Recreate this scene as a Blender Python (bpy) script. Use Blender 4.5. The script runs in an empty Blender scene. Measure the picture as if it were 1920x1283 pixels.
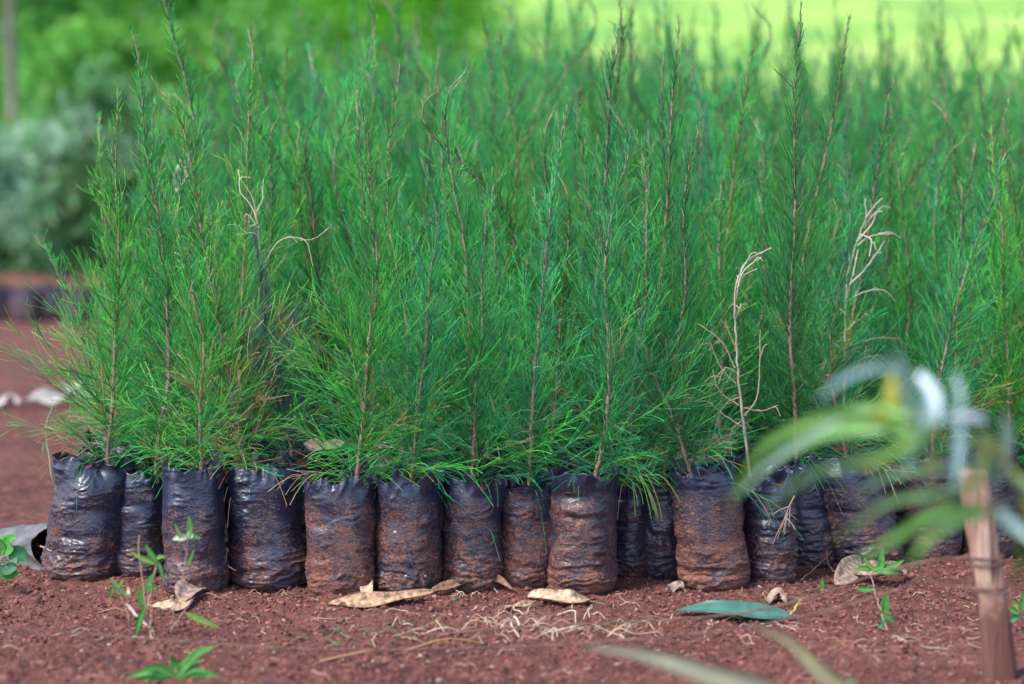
import bpy, math, random
import numpy as np
from math import radians, sin, cos, pi

C = bpy.context.scene
COL = C.collection
# ------------------------------------------------------------------ camera, sky, sun, exposure
CAM_H = 0.68; PITCH = radians(5.7); LENS = 85.0
FPX = LENS / 36.0 * 1920.0
cam = bpy.data.cameras.new('camera'); camo = bpy.data.objects.new('camera', cam); COL.objects.link(camo)
camo.location = (0, 0, CAM_H); camo.rotation_euler = (pi / 2 - PITCH, 0, 0)
cam.lens = LENS; cam.sensor_width = 36.0; cam.clip_start = 0.05; cam.clip_end = 500
cam.dof.use_dof = True; cam.dof.focus_distance = 3.40; cam.dof.aperture_fstop = 2.7
C.camera = camo

SUN_EL = radians(52); SUN_AZ = radians(-55)      # azimuth from +Y towards +X ; sun stands up, left and behind the camera
world = bpy.data.worlds.new('World'); C.world = world; world.use_nodes = True
wn = world.node_tree; wn.nodes.clear()
sky = wn.nodes.new('ShaderNodeTexSky'); sky.sky_type = 'NISHITA'; sky.sun_disc = False
sky.sun_elevation = SUN_EL; sky.sun_rotation = radians(235); sky.altitude = 900; sky.dust_density = 3.0
bgn = wn.nodes.new('ShaderNodeBackground'); bgn.inputs['Strength'].default_value = 0.15
wo = wn.nodes.new('ShaderNodeOutputWorld')
wn.links.new(sky.outputs[0], bgn.inputs[0]); wn.links.new(bgn.outputs[0], wo.inputs[0])
sl = bpy.data.lights.new('sun', 'SUN'); so = bpy.data.objects.new('sun', sl); COL.objects.link(so)
sl.energy = 2.0; sl.angle = radians(14); sl.color = (1.0, 0.95, 0.88)
# direction towards the sun (left, behind camera, high)
sdir = np.array([sin(radians(235)) * cos(SUN_EL), cos(radians(235)) * cos(SUN_EL), sin(SUN_EL)])
from mathutils import Vector
so.rotation_euler = Vector(sdir).to_track_quat('Z', 'Y').to_euler()
C.view_settings.view_transform = 'Standard'; C.view_settings.look = 'None'
C.view_settings.exposure = 1.30; C.view_settings.gamma = 1.0; C.view_settings.use_curve_mapping = False
C.cycles.max_bounces = 6; C.cycles.diffuse_bounces = 3; C.cycles.glossy_bounces = 2
C.cycles.transmission_bounces = 3; C.cycles.transparent_max_bounces = 4

# ------------------------------------------------------------------ helpers
Fv = np.array([0, cos(PITCH), -sin(PITCH)]); Uv = np.array([0, sin(PITCH), cos(PITCH)]); Rv = np.array([1.0, 0, 0])
def ray(px, py):
    return Fv + (px - 960) / FPX * Rv - (py - 641.5) / FPX * Uv
def G(px, py, z=0.0):                       # where the line of sight of a place in the photo meets the ground
    d = ray(px, py); t = (z - CAM_H) / d[2]; return np.array([0, 0, CAM_H]) + t * d
def W(px, py, Y):                           # ... or meets the upright plane at distance Y
    d = ray(px, py); t = Y / d[1]; return np.array([0, 0, CAM_H]) + t * d

_rng = np.random.RandomState(7)
_perm = np.concatenate([_rng.permutation(256)] * 3)
_grad = _rng.normal(size=(256, 3)); _grad /= np.linalg.norm(_grad, axis=1)[:, None]
def noise(p):                               # gradient noise, p (...,3) -> about -1..1
    p = np.asarray(p, float); i = np.floor(p).astype(int); f = p - i; i = i & 255
    u = f * f * f * (f * (f * 6 - 15) + 10); out = 0
    for a in (0, 1):
        for b in (0, 1):
            for c in (0, 1):
                h = _perm[_perm[_perm[i[..., 0] + a] + i[..., 1] + b] + i[..., 2] + c]
                g = _grad[h]
                d = (g * (f - np.array([a, b, c]))).sum(-1)
                w = (u[..., 0] if a else 1 - u[..., 0]) * (u[..., 1] if b else 1 - u[..., 1]) * (u[..., 2] if c else 1 - u[..., 2])
                out = out + d * w
    return out * 1.6
def n2(x, y, s, z=0.0):
    x, y = np.broadcast_arrays(x, y)
    return noise(np.stack([x * s + 37.1, y * s + 11.7, np.full(x.shape, z + 5.3)], -1))

def obj(name, me, mat=None, parent=None, smooth=True):
    o = bpy.data.objects.new(name, me); COL.objects.link(o)
    if mat is not None and not me.materials: me.materials.append(mat)
    if parent is not None: o.parent = parent
    return o
def tag(o, label=None, cat=None, group=None, kind=None):
    if label: o['label'] = label
    if cat: o['category'] = cat
    if group: o['group'] = group
    if kind: o['kind'] = kind
    return o
def empty(name, loc, rz=0, label=None, cat=None, group=None):
    o = bpy.data.objects.new(name, None); COL.objects.link(o); o.location = tuple(loc); o.rotation_euler = (0, 0, rz)
    o.empty_display_size = 0.03
    return tag(o, label, cat, group)
def mesh(name, V, F, smooth=True, col=None):
    """V (n,3); F (m,k) array of one face size, or a list of such arrays"""
    me = bpy.data.meshes.new(name); V = np.asarray(V, float)
    Fs = F if isinstance(F, list) else [F]
    me.vertices.add(len(V)); me.vertices.foreach_set('co', V.ravel())
    li = np.concatenate([np.asarray(f).ravel() for f in Fs]).astype(np.int32)
    tot = np.concatenate([np.full(len(f), np.asarray(f).shape[1]) for f in Fs]).astype(np.int32)
    st = np.concatenate([[0], np.cumsum(tot)[:-1]]).astype(np.int32)
    me.loops.add(len(li)); me.loops.foreach_set('vertex_index', li)
    me.polygons.add(len(tot)); me.polygons.foreach_set('loop_start', st); me.polygons.foreach_set('loop_total', tot)
    if smooth: me.polygons.foreach_set('use_smooth', np.ones(len(tot), bool))
    if col is not None:
        a = me.color_attributes.new('Col', 'FLOAT_COLOR', 'POINT')
        c = np.ones((len(V), 4)); c[:, :3] = col; a.data.foreach_set('color', c.ravel())
    me.update(calc_edges=True); me.validate()
    return me
def tubes(P, R, sides=3, seed=0):
    """P (N,K,3) centre lines, R (N,K) radii -> verts, quads"""
    N, K, _ = P.shape
    T = np.gradient(P, axis=1); T /= np.linalg.norm(T, axis=2)[..., None] + 1e-12
    ref = np.random.RandomState(seed).normal(size=(N, 1, 3))
    A = np.cross(T, ref); A /= np.linalg.norm(A, axis=2)[..., None] + 1e-12
    B = np.cross(T, A)
    ang = np.arange(sides) * 2 * pi / sides
    V = P[:, :, None, :] + R[:, :, None, None] * (np.cos(ang)[None, None, :, None] * A[:, :, None, :] + np.sin(ang)[None, None, :, None] * B[:, :, None, :])
    idx = np.arange(N * K * sides).reshape(N, K, sides)
    a = idx[:, :-1, :]; b = idx[:, 1:, :]
    Q = np.stack([a, np.roll(a, -1, 2), np.roll(b, -1, 2), b], -1).reshape(-1, 4)
    return V.reshape(-1, 3), Q
def merge(parts):
    Vs, Fs, n = [], {}, 0
    for V, F in parts:
        F = F if isinstance(F, list) else [F]
        for f in F:
            f = np.asarray(f); Fs.setdefault(f.shape[1], []).append(f + n)
        Vs.append(V); n += len(V)
    return np.concatenate(Vs), [np.concatenate(v) for v in Fs.values()]
def spline(pts, n, jit=0.0, seed=0):
    """smooth line through pts"""
    p = np.asarray(pts, float)
    if len(p) == 2: p = np.stack([p[0], (p[0] + p[1]) / 2, p[1]])
    d = np.concatenate([[0], np.cumsum(np.linalg.norm(np.diff(p, axis=0), axis=1))]); d /= d[-1]
    q = np.vstack([2 * p[0] - p[1], p, 2 * p[-1] - p[-2]])
    t = np.linspace(0, 1, n); k = np.clip(np.searchsorted(d, t, 'right') - 1, 0, len(p) - 2)
    u = ((t - d[k]) / (d[k + 1] - d[k]))[:, None]
    a, b, c, e = q[k], q[k + 1], q[k + 2], q[k + 3]
    out = 0.5 * (2 * b + (c - a) * u + (2 * a - 5 * b + 4 * c - e) * u ** 2 + (3 * b - a - 3 * c + e) * u ** 3)
    if jit:
        r = np.random.RandomState(seed); j = r.normal(size=(n, 3)) * jit; j[0] = 0; out = out + j
    return out

# ------------------------------------------------------------------ materials
def new_mat(name):
    m = bpy.data.materials.new(name); m.use_nodes = True; nt = m.node_tree
    return m, nt, nt.nodes['Principled BSDF']
def N(nt, typ, **kw):
    n = nt.nodes.new('ShaderNode' + typ)
    for k, v in kw.items():
        if k.startswith('i_'):
            key = k[2:]; key = int(key) if key.isdigit() else key.replace('_', ' ')
            n.inputs[key].default_value = v
        else: setattr(n, k, v)
    return n
def ramp(nt, fac, stops, interp='LINEAR'):
    r = nt.nodes.new('ShaderNodeValToRGB'); r.color_ramp.interpolation = interp; e = r.color_ramp.elements
    while len(e) < len(stops): e.new(0.5)
    for x, (p, c) in zip(e, stops):
        x.position = p; x.color = (*c, 1) if isinstance(c, (tuple, list)) else (c, c, c, 1)
    nt.links.new(fac, r.inputs[0]); return r.outputs[0]
def mixc(nt, fac, a, b, mode='MIX'):
    n = nt.nodes.new('ShaderNodeMix'); n.data_type = 'RGBA'; n.blend_type = mode
    for i, v in ((0, fac), (6, a), (7, b)):
        if isinstance(v, (int, float)): n.inputs[i].default_value = v
        elif isinstance(v, tuple): n.inputs[i].default_value = (*v, 1)
        else: nt.links.new(v, n.inputs[i])
    return n.outputs[2]
def math_(nt, op, a, b=None, clamp=False):
    n = nt.nodes.new('ShaderNodeMath'); n.operation = op; n.use_clamp = clamp
    for i, v in ((0, a), (1, b)):
        if v is None: continue
        if isinstance(v, (int, float)): n.inputs[i].default_value = v
        else: nt.links.new(v, n.inputs[i])
    return n.outputs[0]
def ntex(nt, vec, scale, detail=4, rough=0.5, w=None, dist=0.0):
    n = nt.nodes.new('ShaderNodeTexNoise'); n.inputs['Scale'].default_value = scale; n.inputs['Detail'].default_value = detail
    n.inputs['Roughness'].default_value = rough; n.inputs['Distortion'].default_value = dist
    if vec is not None: nt.links.new(vec, n.inputs['Vector'])
    if w is not None: n.noise_dimensions = '4D'; nt.links.new(w, n.inputs['W'])
    return n.outputs[0]
def bump(nt, p, h, strength, dist, prev=None):
    b = nt.nodes.new('ShaderNodeBump'); b.inputs['Strength'].default_value = strength; b.inputs['Distance'].default_value = dist
    nt.links.new(h, b.inputs['Height'])
    if prev is not None: nt.links.new(prev, b.inputs['Normal'])
    if p is not None: nt.links.new(b.outputs[0], p.inputs['Normal'])
    return b.outputs[0]

def soil_mat(name, near=True):
    m, nt, p = new_mat(name); tc = N(nt, 'TexCoord').outputs['Object']
    a = ntex(nt, tc, 3.0, 5, 0.6); b = ntex(nt, tc, 60, 6, 0.65); c = ntex(nt, tc, 420, 3, 0.6)
    col = ramp(nt, b, [(0.36, (0.068, 0.025, 0.021)), (0.5, (0.175, 0.065, 0.053)), (0.64, (0.36, 0.15, 0.12))])
    col = mixc(nt, ramp(nt, ntex(nt, tc, 11, 4, 0.6), [(0.40, 0.55), (0.52, 0.0)]), col, (0.085, 0.034, 0.033))
    col = mixc(nt, ramp(nt, a, [(0.38, 0.0), (0.62, 0.55)]), col, (0.27, 0.112, 0.09))
    col = mixc(nt, ramp(nt, c, [(0.55, 0.0), (0.72, 0.6)]), col, (0.40, 0.19, 0.155))
    nt.links.new(col, p.inputs['Base Color']); p.inputs['Roughness'].default_value = 0.93
    p.inputs['Specular IOR Level'].default_value = 0.25
    n1 = bump(nt, None, b, 1.0, 0.014); bump(nt, p, c, 1.0, 0.005, n1)
    return m
M_SOIL = soil_mat('red_soil')

def crumb_mat():
    m, nt, p = new_mat('soil_crumb'); at = N(nt, 'Attribute', attribute_name='Col').outputs['Color']
    tc = N(nt, 'TexCoord').outputs['Object']; c = ntex(nt, tc, 500, 3)
    nt.links.new(mixc(nt, 0.5, at, ramp(nt, c, [(0.35, 0.35), (0.7, 1.4)]), 'MULTIPLY'), p.inputs['Base Color'])
    p.inputs['Roughness'].default_value = 0.95; p.inputs['Specular IOR Level'].default_value = 0.2
    bump(nt, p, c, 0.6, 0.002); return m
M_CRUMB = crumb_mat()

def bag_mat():
    m, nt, p = new_mat('black_plastic_film'); tc = N(nt, 'TexCoord').outputs['Object']
    oi = N(nt, 'ObjectInfo').outputs['Random']; w = math_(nt, 'MULTIPLY', oi, 40.0)
    dirt = N(nt, 'Attribute', attribute_type='OBJECT', attribute_name='dirt').outputs['Fac']
    sep = N(nt, 'SeparateXYZ'); nt.links.new(tc, sep.inputs[0])
    low = math_(nt, 'MULTIPLY', math_(nt, 'SUBTRACT', 0.10, sep.outputs[2]), 2.0)
    big = ntex(nt, tc, 26, 4, 0.62, w)
    mp = N(nt, 'Mapping'); nt.links.new(tc, mp.inputs[0]); mp.inputs['Scale'].default_value = (1, 1, 2.2)
    fine = ntex(nt, mp.outputs[0], 250, 3, 0.7, w)
    # grains of red soil stuck to the film
    collar = N(nt, 'MapRange'); nt.links.new(math_(nt, 'ADD', sep.outputs[2], math_(nt, 'MULTIPLY', big, .03)), collar.inputs[0]); collar.inputs[1].default_value = .145; collar.inputs[2].default_value = .17; collar.inputs[3].default_value = 0; collar.inputs[4].default_value = -.26
    m1 = math_(nt, 'ADD', math_(nt, 'ADD', math_(nt, 'ADD', big, low), math_(nt, 'ADD', dirt, .035)), collar.outputs[0])                       # about 0.2 .. 1.4
    m1b = math_(nt, 'ADD', math_(nt, 'MULTIPLY', m1, 0.46), math_(nt, 'MULTIPLY', fine, 1.25))
    grains = ramp(nt, m1b, [(0.955, 0.0), (1.0, 1.0)])
    film = ramp(nt, m1, [(0.40, 0.0), (1.2, 0.55)])
    base = mixc(nt, film, (0.014, 0.020, 0.050), (0.058, 0.032, 0.034))
    pale = ramp(nt, ntex(nt, tc, 34, 3, 0.5, math_(nt, 'ADD', w, 7.7)), [(0.66, 0.0), (0.74, 0.55)])
    base = mixc(nt, pale, base, (0.16, 0.105, 0.075))
    gc = ramp(nt, ntex(nt, tc, 600, 2, 0.5), [(0.3, (0.11, 0.034, 0.020)), (0.7, (0.33, 0.12, 0.068))])
    nt.links.new(mixc(nt, math_(nt, 'MULTIPLY', grains, 0.9), base, gc), p.inputs['Base Color'])
    ro = math_(nt, 'ADD', 0.33, math_(nt, 'MULTIPLY', film, 0.30)); ro = math_(nt, 'ADD', ro, math_(nt, 'MULTIPLY', grains, 0.4), True)
    nt.links.new(ro, p.inputs['Roughness']); p.inputs['Specular IOR Level'].default_value = 0.8
    mp2 = N(nt, 'Mapping'); nt.links.new(tc, mp2.inputs[0]); mp2.inputs['Scale'].default_value = (1, 1, 1.8)
    mp2.inputs['Rotation'].default_value = (0.25, 0.2, 0)
    cr = ntex(nt, mp2.outputs[0], 90, 3, 0.55, w, 1.2)
    n1 = bump(nt, None, cr, 0.4, 0.003); bump(nt, p, grains, 0.9, 0.0009, n1)
    return m
M_BAG = bag_mat()

def needle_mat():
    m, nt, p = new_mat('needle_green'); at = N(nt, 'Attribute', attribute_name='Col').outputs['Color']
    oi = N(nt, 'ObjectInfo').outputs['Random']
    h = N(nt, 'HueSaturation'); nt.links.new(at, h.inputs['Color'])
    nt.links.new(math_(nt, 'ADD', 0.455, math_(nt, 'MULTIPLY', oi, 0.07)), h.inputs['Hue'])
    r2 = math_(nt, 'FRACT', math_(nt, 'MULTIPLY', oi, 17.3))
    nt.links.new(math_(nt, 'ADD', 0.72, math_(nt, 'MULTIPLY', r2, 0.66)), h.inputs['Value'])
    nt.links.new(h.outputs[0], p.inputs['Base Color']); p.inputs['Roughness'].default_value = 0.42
    p.inputs['Specular IOR Level'].default_value = 0.6
    tr = N(nt, 'BsdfTranslucent'); nt.links.new(h.outputs[0], tr.inputs[0])
    mx = N(nt, 'MixShader'); mx.inputs[0].default_value = 0.42
    out = nt.nodes['Material Output']; nt.links.new(p.outputs[0], mx.inputs[1]); nt.links.new(tr.outputs[0], mx.inputs[2])
    nt.links.new(mx.outputs[0], out.inputs[0]); return m
M_NEEDLE = needle_mat()

def bark_mat(name, a, b, sc=160, stretch=0.3, bs=0.6):
    m, nt, p = new_mat(name); tc = N(nt, 'TexCoord').outputs['Object']
    mp = N(nt, 'Mapping'); nt.links.new(tc, mp.inputs[0]); mp.inputs['Scale'].default_value = (1, 1, stretch)
    c = ntex(nt, mp.outputs[0], sc, 4, 0.6)
    nt.links.new(ramp(nt, c, [(0.32, a), (0.68, b)]), p.inputs['Base Color']); p.inputs['Roughness'].default_value = 0.8
    bump(nt, p, c, bs, 0.002); return m
M_STEM = bark_mat('seedling_bark', (0.14, 0.068, 0.055), (0.42, 0.25, 0.21), 260, 1.4)
M_TRUNK = bark_mat('grey_bark', (0.10, 0.09, 0.075), (0.28, 0.25, 0.20), 30)
M_DEADWOOD = bark_mat('bleached_twig', (0.25, 0.18, 0.14), (0.55, 0.45, 0.37), 200)

def col_mat(name, rough=0.6, trans=0.0, spec=0.35, nsc=0, amt=0.3, bd=0.0):
    """colour from the mesh's own per-leaf colour, broken up by noise"""
    m, nt, p = new_mat(name); at = N(nt, 'Attribute', attribute_name='Col').outputs['Color']
    c = at
    if nsc:
        tc = N(nt, 'TexCoord').outputs['Object']; nz = ntex(nt, tc, nsc, 4, 0.6)
        c = mixc(nt, amt, at, ramp(nt, nz, [(0.35, 0.25), (0.65, 1.5)]), 'MULTIPLY')
        if bd: bump(nt, p, nz, 0.6, bd)
    nt.links.new(c, p.inputs['Base Color']); p.inputs['Roughness'].default_value = rough; p.inputs['Specular IOR Level'].default_value = spec
    if trans:
        tr = N(nt, 'BsdfTranslucent'); nt.links.new(c, tr.inputs[0]); mx = N(nt, 'MixShader'); mx.inputs[0].default_value = trans
        out = nt.nodes['Material Output']; nt.links.new(p.outputs[0], mx.inputs[1]); nt.links.new(tr.outputs[0], mx.inputs[2]); nt.links.new(mx.outputs[0], out.inputs[0])
    return m
M_LEAF = col_mat('green_leaf', 0.5, 0.5)
M_GLAUC = col_mat('glaucous_leaf', 0.42, 0.4, 0.5)
M_DRY = col_mat('dry_leaf', 0.75, 0.15, 0.3, 130, 0.8, 0.0015)
M_STRAW = col_mat('straw', 0.75, 0.0, 0.3)

# ------------------------------------------------------------------ ground, lawn
def gh(x, y):
    """coarse height of the soil"""
    return 0.006 * n2(x, y, 3.1) + 0.0035 * n2(x, y, 9.0, 2)
def ghf(x, y):
    z = gh(x, y)
    k = np.clip((y - 2.4) / 0.3, 0, 1) * np.clip((4.2 - y) / 0.5, 0, 1)
    f = 0.0042 * n2(x, y, 19, 1) + 0.0030 * n2(x, y, 62, 3) + 0.0032 * n2(x, y, 110, 5)
    cl = np.maximum(0, n2(x, y, 45, 8) - 0.25) * 0.008 + np.maximum(0, n2(x, y, 95, 9) - 0.2) * 0.0045
    return z + (f + cl) * k
def axis(lo, hi, dlo, dhi, d):
    mid = np.arange(dlo, dhi, d); out = [dhi]; s = d
    while out[-1] < hi: s *= 1.22; out.append(out[-1] + s)
    lef = [dlo]; s = d
    while lef[-1] > lo: s *= 1.22; lef.append(lef[-1] - s)
    return np.concatenate([lef[::-1][:-1], mid, out])
gx = axis(-80, 80, -0.95, 0.95, 0.0032); gy = axis(-6, 120, 2.62, 3.62, 0.0032)
X, Y = np.meshgrid(gx, gy); Z = ghf(X, Y)
idx = np.arange(X.size).reshape(X.shape)
Q = np.stack([idx[:-1, :-1], idx[:-1, 1:], idx[1:, 1:], idx[1:, :-1]], -1).reshape(-1, 4)
g = obj('ground', mesh('ground', np.stack([X, Y, Z], -1).reshape(-1, 3), Q), M_SOIL); tag(g, 'bare red brown nursery soil', kind='structure')

def lawn_mat():
    m, nt, p = new_mat('lawn_grass'); tc = N(nt, 'TexCoord').outputs['Object']
    a = ntex(nt, tc, 0.55, 4, 0.6); b = ntex(nt, tc, 6, 5, 0.6)
    col = ramp(nt, a, [(0.38, (0.11, 0.28, 0.05)), (0.48, (0.22, 0.42, 0.05)), (0.62, (0.38, 0.53, 0.11))])  # sunlit brightness of the bank is put into the grass colour
    col = mixc(nt, 0.4, col, ramp(nt, b, [(0.3, 0.55), (0.7, 1.25)]), 'MULTIPLY')
    nt.links.new(col, p.inputs['Base Color']); p.inputs['Roughness'].default_value = 0.85; bump(nt, p, b, 0.7, 0.05); return m
lx = np.linspace(-60, 60, 160); ly = np.linspace(10.5, 110, 160)
X, Y = np.meshgrid(lx, ly)
Z = 0.012 + 0.115 * np.clip(Y - 11.5, 0, 60) * (1 - np.exp(-np.clip(Y - 11.5, 0, 60) / 5)) + 0.08 * n2(X, Y, 0.35) * np.clip((Y - 11) / 5, 0, 1)
idx = np.arange(X.size).reshape(X.shape)
Q = np.stack([idx[:-1, :-1], idx[:-1, 1:], idx[1:, 1:], idx[1:, :-1]], -1).reshape(-1, 4)
tag(obj('lawn', mesh('lawn', np.stack([X, Y, Z], -1).reshape(-1, 3), Q), lawn_mat()), 'bright yellow green grass bank rising behind the bed', kind='structure')

# crumbs and small stones lying on the soil (nobody could count them)
def ico():
    t = (1 + 5 ** .5) / 2
    v = np.array([(-1, t, 0), (1, t, 0), (-1, -t, 0), (1, -t, 0), (0, -1, t), (0, 1, t), (0, -1, -t), (0, 1, -t), (t, 0, -1), (t, 0, 1), (-t, 0, -1), (-t, 0, 1)], float)
    f = np.array([(0, 11, 5), (0, 5, 1), (0, 1, 7), (0, 7, 10), (0, 10, 11), (1, 5, 9), (5, 11, 4), (11, 10, 2), (10, 7, 6), (7, 1, 8), (3, 9, 4), (3, 4, 2), (3, 2, 6), (3, 6, 8), (3, 8, 9), (4, 9, 5), (2, 4, 11), (6, 2, 10), (8, 6, 7), (9, 8, 1)])
    return v / np.linalg.norm(v[0]), f
ico_v = ico
def crumbs(n, seed, smin, smax, region):
    r = np.random.RandomState(seed); v, f = ico()
    x = r.uniform(region[0], region[1], n); y = r.uniform(region[2], region[3], n)
    s = smin + (smax - smin) * r.rand(n) ** 7
    z = ghf(x, y) + s * 0.3
    V = v[None] * (1 + 0.33 * r.normal(size=(n, 12, 1))) * r.uniform(.6, 1.4, (n, 1, 3)) * s[:, None, None] * np.array([1, 1, 0.75])
    a = r.rand(n) * 6.28; ca, sa = np.cos(a)[:, None], np.sin(a)[:, None]
    V = np.stack([V[..., 0] * ca - V[..., 1] * sa, V[..., 0] * sa + V[..., 1] * ca, V[..., 2]], -1) + np.stack([x, y, z], -1)[:, None]
    F = (f[None] + 12 * np.arange(n)[:, None, None]).reshape(-1, 3)
    pal = np.array([(0.20, 0.076, 0.062), (0.29, 0.112, 0.088), (0.085, 0.034, 0.033), (0.30, 0.125, 0.10), (0.36, 0.15, 0.095), (0.10, 0.09, 0.10), (0.34, 0.27, 0.22)])
    c = pal[r.choice(7, n, p=[.40, .28, .14, .10, .02, .04, .02])] * r.uniform(0.8, 1.2, (n, 1))
    return mesh('crumbs', V.reshape(-1, 3), F, True, np.repeat(c, 12, 0))
tag(obj('soil_crumbs', crumbs(60000, 3, 0.0006, 0.0036, (-0.85, 0.85, 2.66, 3.6)), M_CRUMB), 'fine crumbs and grit of red soil strewn over the ground', 'soil crumbs', kind='stuff')

# ------------------------------------------------------------------ the bag
def bag_mesh(seed, wid=0.09, hgt=0.165, lean=(0, 0), top_w=None, crump=1.0, NU=128, NV=110, dents=()):
    """thin plastic tube bag: outside wall, rim, inside wall down to the soil"""
    r = np.random.RandomState(seed); R0 = wid / 2
    top_w = top_w or wid
    u = np.linspace(0, 2 * pi, NU, endpoint=False)
    soil = hgt - r.uniform(0.016, 0.026)
    dents = tuple(dents) + tuple((r.uniform(-2.8, -.3), r.uniform(.03, .12), r.uniform(.3, .9), r.uniform(.004, .016), r.uniform(.001, .0042)) for _ in range(4))
    rimv = 0.021 * noise(np.stack([np.cos(u) * 1.3 + seed, np.sin(u) * 1.3, u * 0], -1)) + 0.013 * noise(np.stack([np.cos(u) * 2.3, np.sin(u) * 2.3 + seed, u * 0], -1)) + 0.001 * noise(np.stack([np.cos(u) * 8, np.sin(u) * 8 + seed, u * 0], -1))
    def wall(z, zt, inside):
        # z (NU,) heights, zt: 0..1 fraction of the full height
        b = np.clip(z / 0.022, 0, 1); prof = 0.80 + 0.20 * np.sqrt(1 - (1 - b) ** 2)
        prof = prof + 0.035 * np.sin(np.clip(zt, 0, 1) * pi) + 0.03 * n2(np.full(NU, seed * 1.7), z, 22)
        rad = (R0 + (top_w / 2 - R0) * zt) * prof
        cx, cy = np.cos(u), np.sin(u)
        p = np.stack([cx * 1.15 + seed * 3.1, cy * 1.15, z * 14], -1); rad = rad * (1 + 0.075 * noise(p))
        # creases: long, nearly level, strongest low down where the film is slack
        th = u * R0
        def ridg(sx, sz, o, tilt=0.0):
            q = np.stack([cx * R0 * sx + o + tilt * z * sx, cy * R0 * sx + seed, z * sz], -1)
            return 1 - np.abs(noise(q)) * 2.0
        w = 0.30 + 1.0 * np.exp(-((z - 0.024) / 0.030) ** 2) + 1.3 * np.clip(noise(np.stack([cx * 1.5 + 9, cy * 1.5 + seed, z * 24], -1)), -0.15, 1)
        w = w * crump * np.clip(z / 0.008, 0.15, 1)
        wp = 0.9 * noise(np.stack([cx * 2.2 + seed, cy * 2.2, z * 34], -1))
        rad = rad + 0.0021 * w * ridg(17, 52, 1.3 + wp, 0.9) + 0.0016 * w * ridg(33, 100, 7.7 - wp, -1.3) + 0.0008 * w * ridg(80, 190, 3.1, .5)
        # free film above the soil: folds running upward, pinched
        fr = np.clip((z - soil + 0.006) / (hgt - soil + 0.006), 0, 1.3)
        fold = noise(np.stack([cx * 2.1 + seed, cy * 2.1, z * 9], -1)); fold2 = 1 - 2 * np.abs(noise(np.stack([cx * 2.9 + seed, cy * 2.9 + 3, z * 30], -1)))
        rad = rad * (1 + fr * (0.24 * fold + 0.09 * fold2 - 0.03))
        for (au, zc, su, sz, dep) in dents:
            da = (u - au + pi) % (2 * pi) - pi
            rad = rad - dep * np.exp(-(da / su) ** 2 - ((z - zc) / sz) ** 2)
        rad = rad - (0.0007 if inside else 0)
        sq = 1 + 0.05 * np.cos(2 * (u - seed)) 
        return np.stack([rad * cx * sq + lean[0] * zt, rad * cy * sq + lean[1] * zt, z], -1)
    rows = []
    nb = 5
    base = wall(np.full(NU, 0.0), np.zeros(NU), False)
    for k in range(nb):
        f = (k + 0.02) / nb; q = base.copy(); q[:, :2] *= f; q[:, 2] = 0.0005; rows.append(q)
    for k in range(NV):
        t = k / (NV - 1); top = hgt + rimv; z = t * top; rows.append(wall(z, z / hgt, False))
    for k in range(16):
        t = k / 15; z = (hgt + rimv) * (1 - t) + (soil - 0.004) * t; rows.append(wall(z, z / hgt, True))
    V = np.concatenate(rows); n = len(rows)
    idx = np.arange(n * NU).reshape(n, NU); a, b = idx[:-1], idx[1:]
    Qd = np.stack([a, np.roll(a, -1, 1), np.roll(b, -1, 1), b], -1).reshape(-1, 4)
    me = mesh('bag', V, Qd)
    # soil plug
    srim = wall(np.full(NU, soil), np.full(NU, soil / hgt), True); srim[:, :2] = srim[:, :2] * 0.985 + np.array(lean) * soil / hgt * 0.015
    c0 = np.array([lean[0] * soil / hgt, lean[1] * soil / hgt, soil])
    sr = []
    for k in range(14):
        f = k / 13; q = c0 * (1 - f) + srim * f; q[:, 2] = soil + 0.006 * (1 - f * f) * min(1, f * 3 + .6) + 0.0022 * noise(np.stack([q[:, 0] * 160, q[:, 1] * 160, np.full(NU, seed)], -1)) * (f > 0)
        sr.append(q)
    sk = srim.copy(); sk[:, 2] -= 0.004; sr.append(sk)
    V2 = np.concatenate(sr); idx = np.arange(15 * NU).reshape(15, NU); a, b = idx[:-1], idx[1:]
    me2 = mesh('bag_soil', V2, np.stack([a, np.roll(a, -1, 1), np.roll(b, -1, 1), b], -1).reshape(-1, 4))
    return me, me2, c0

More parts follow.
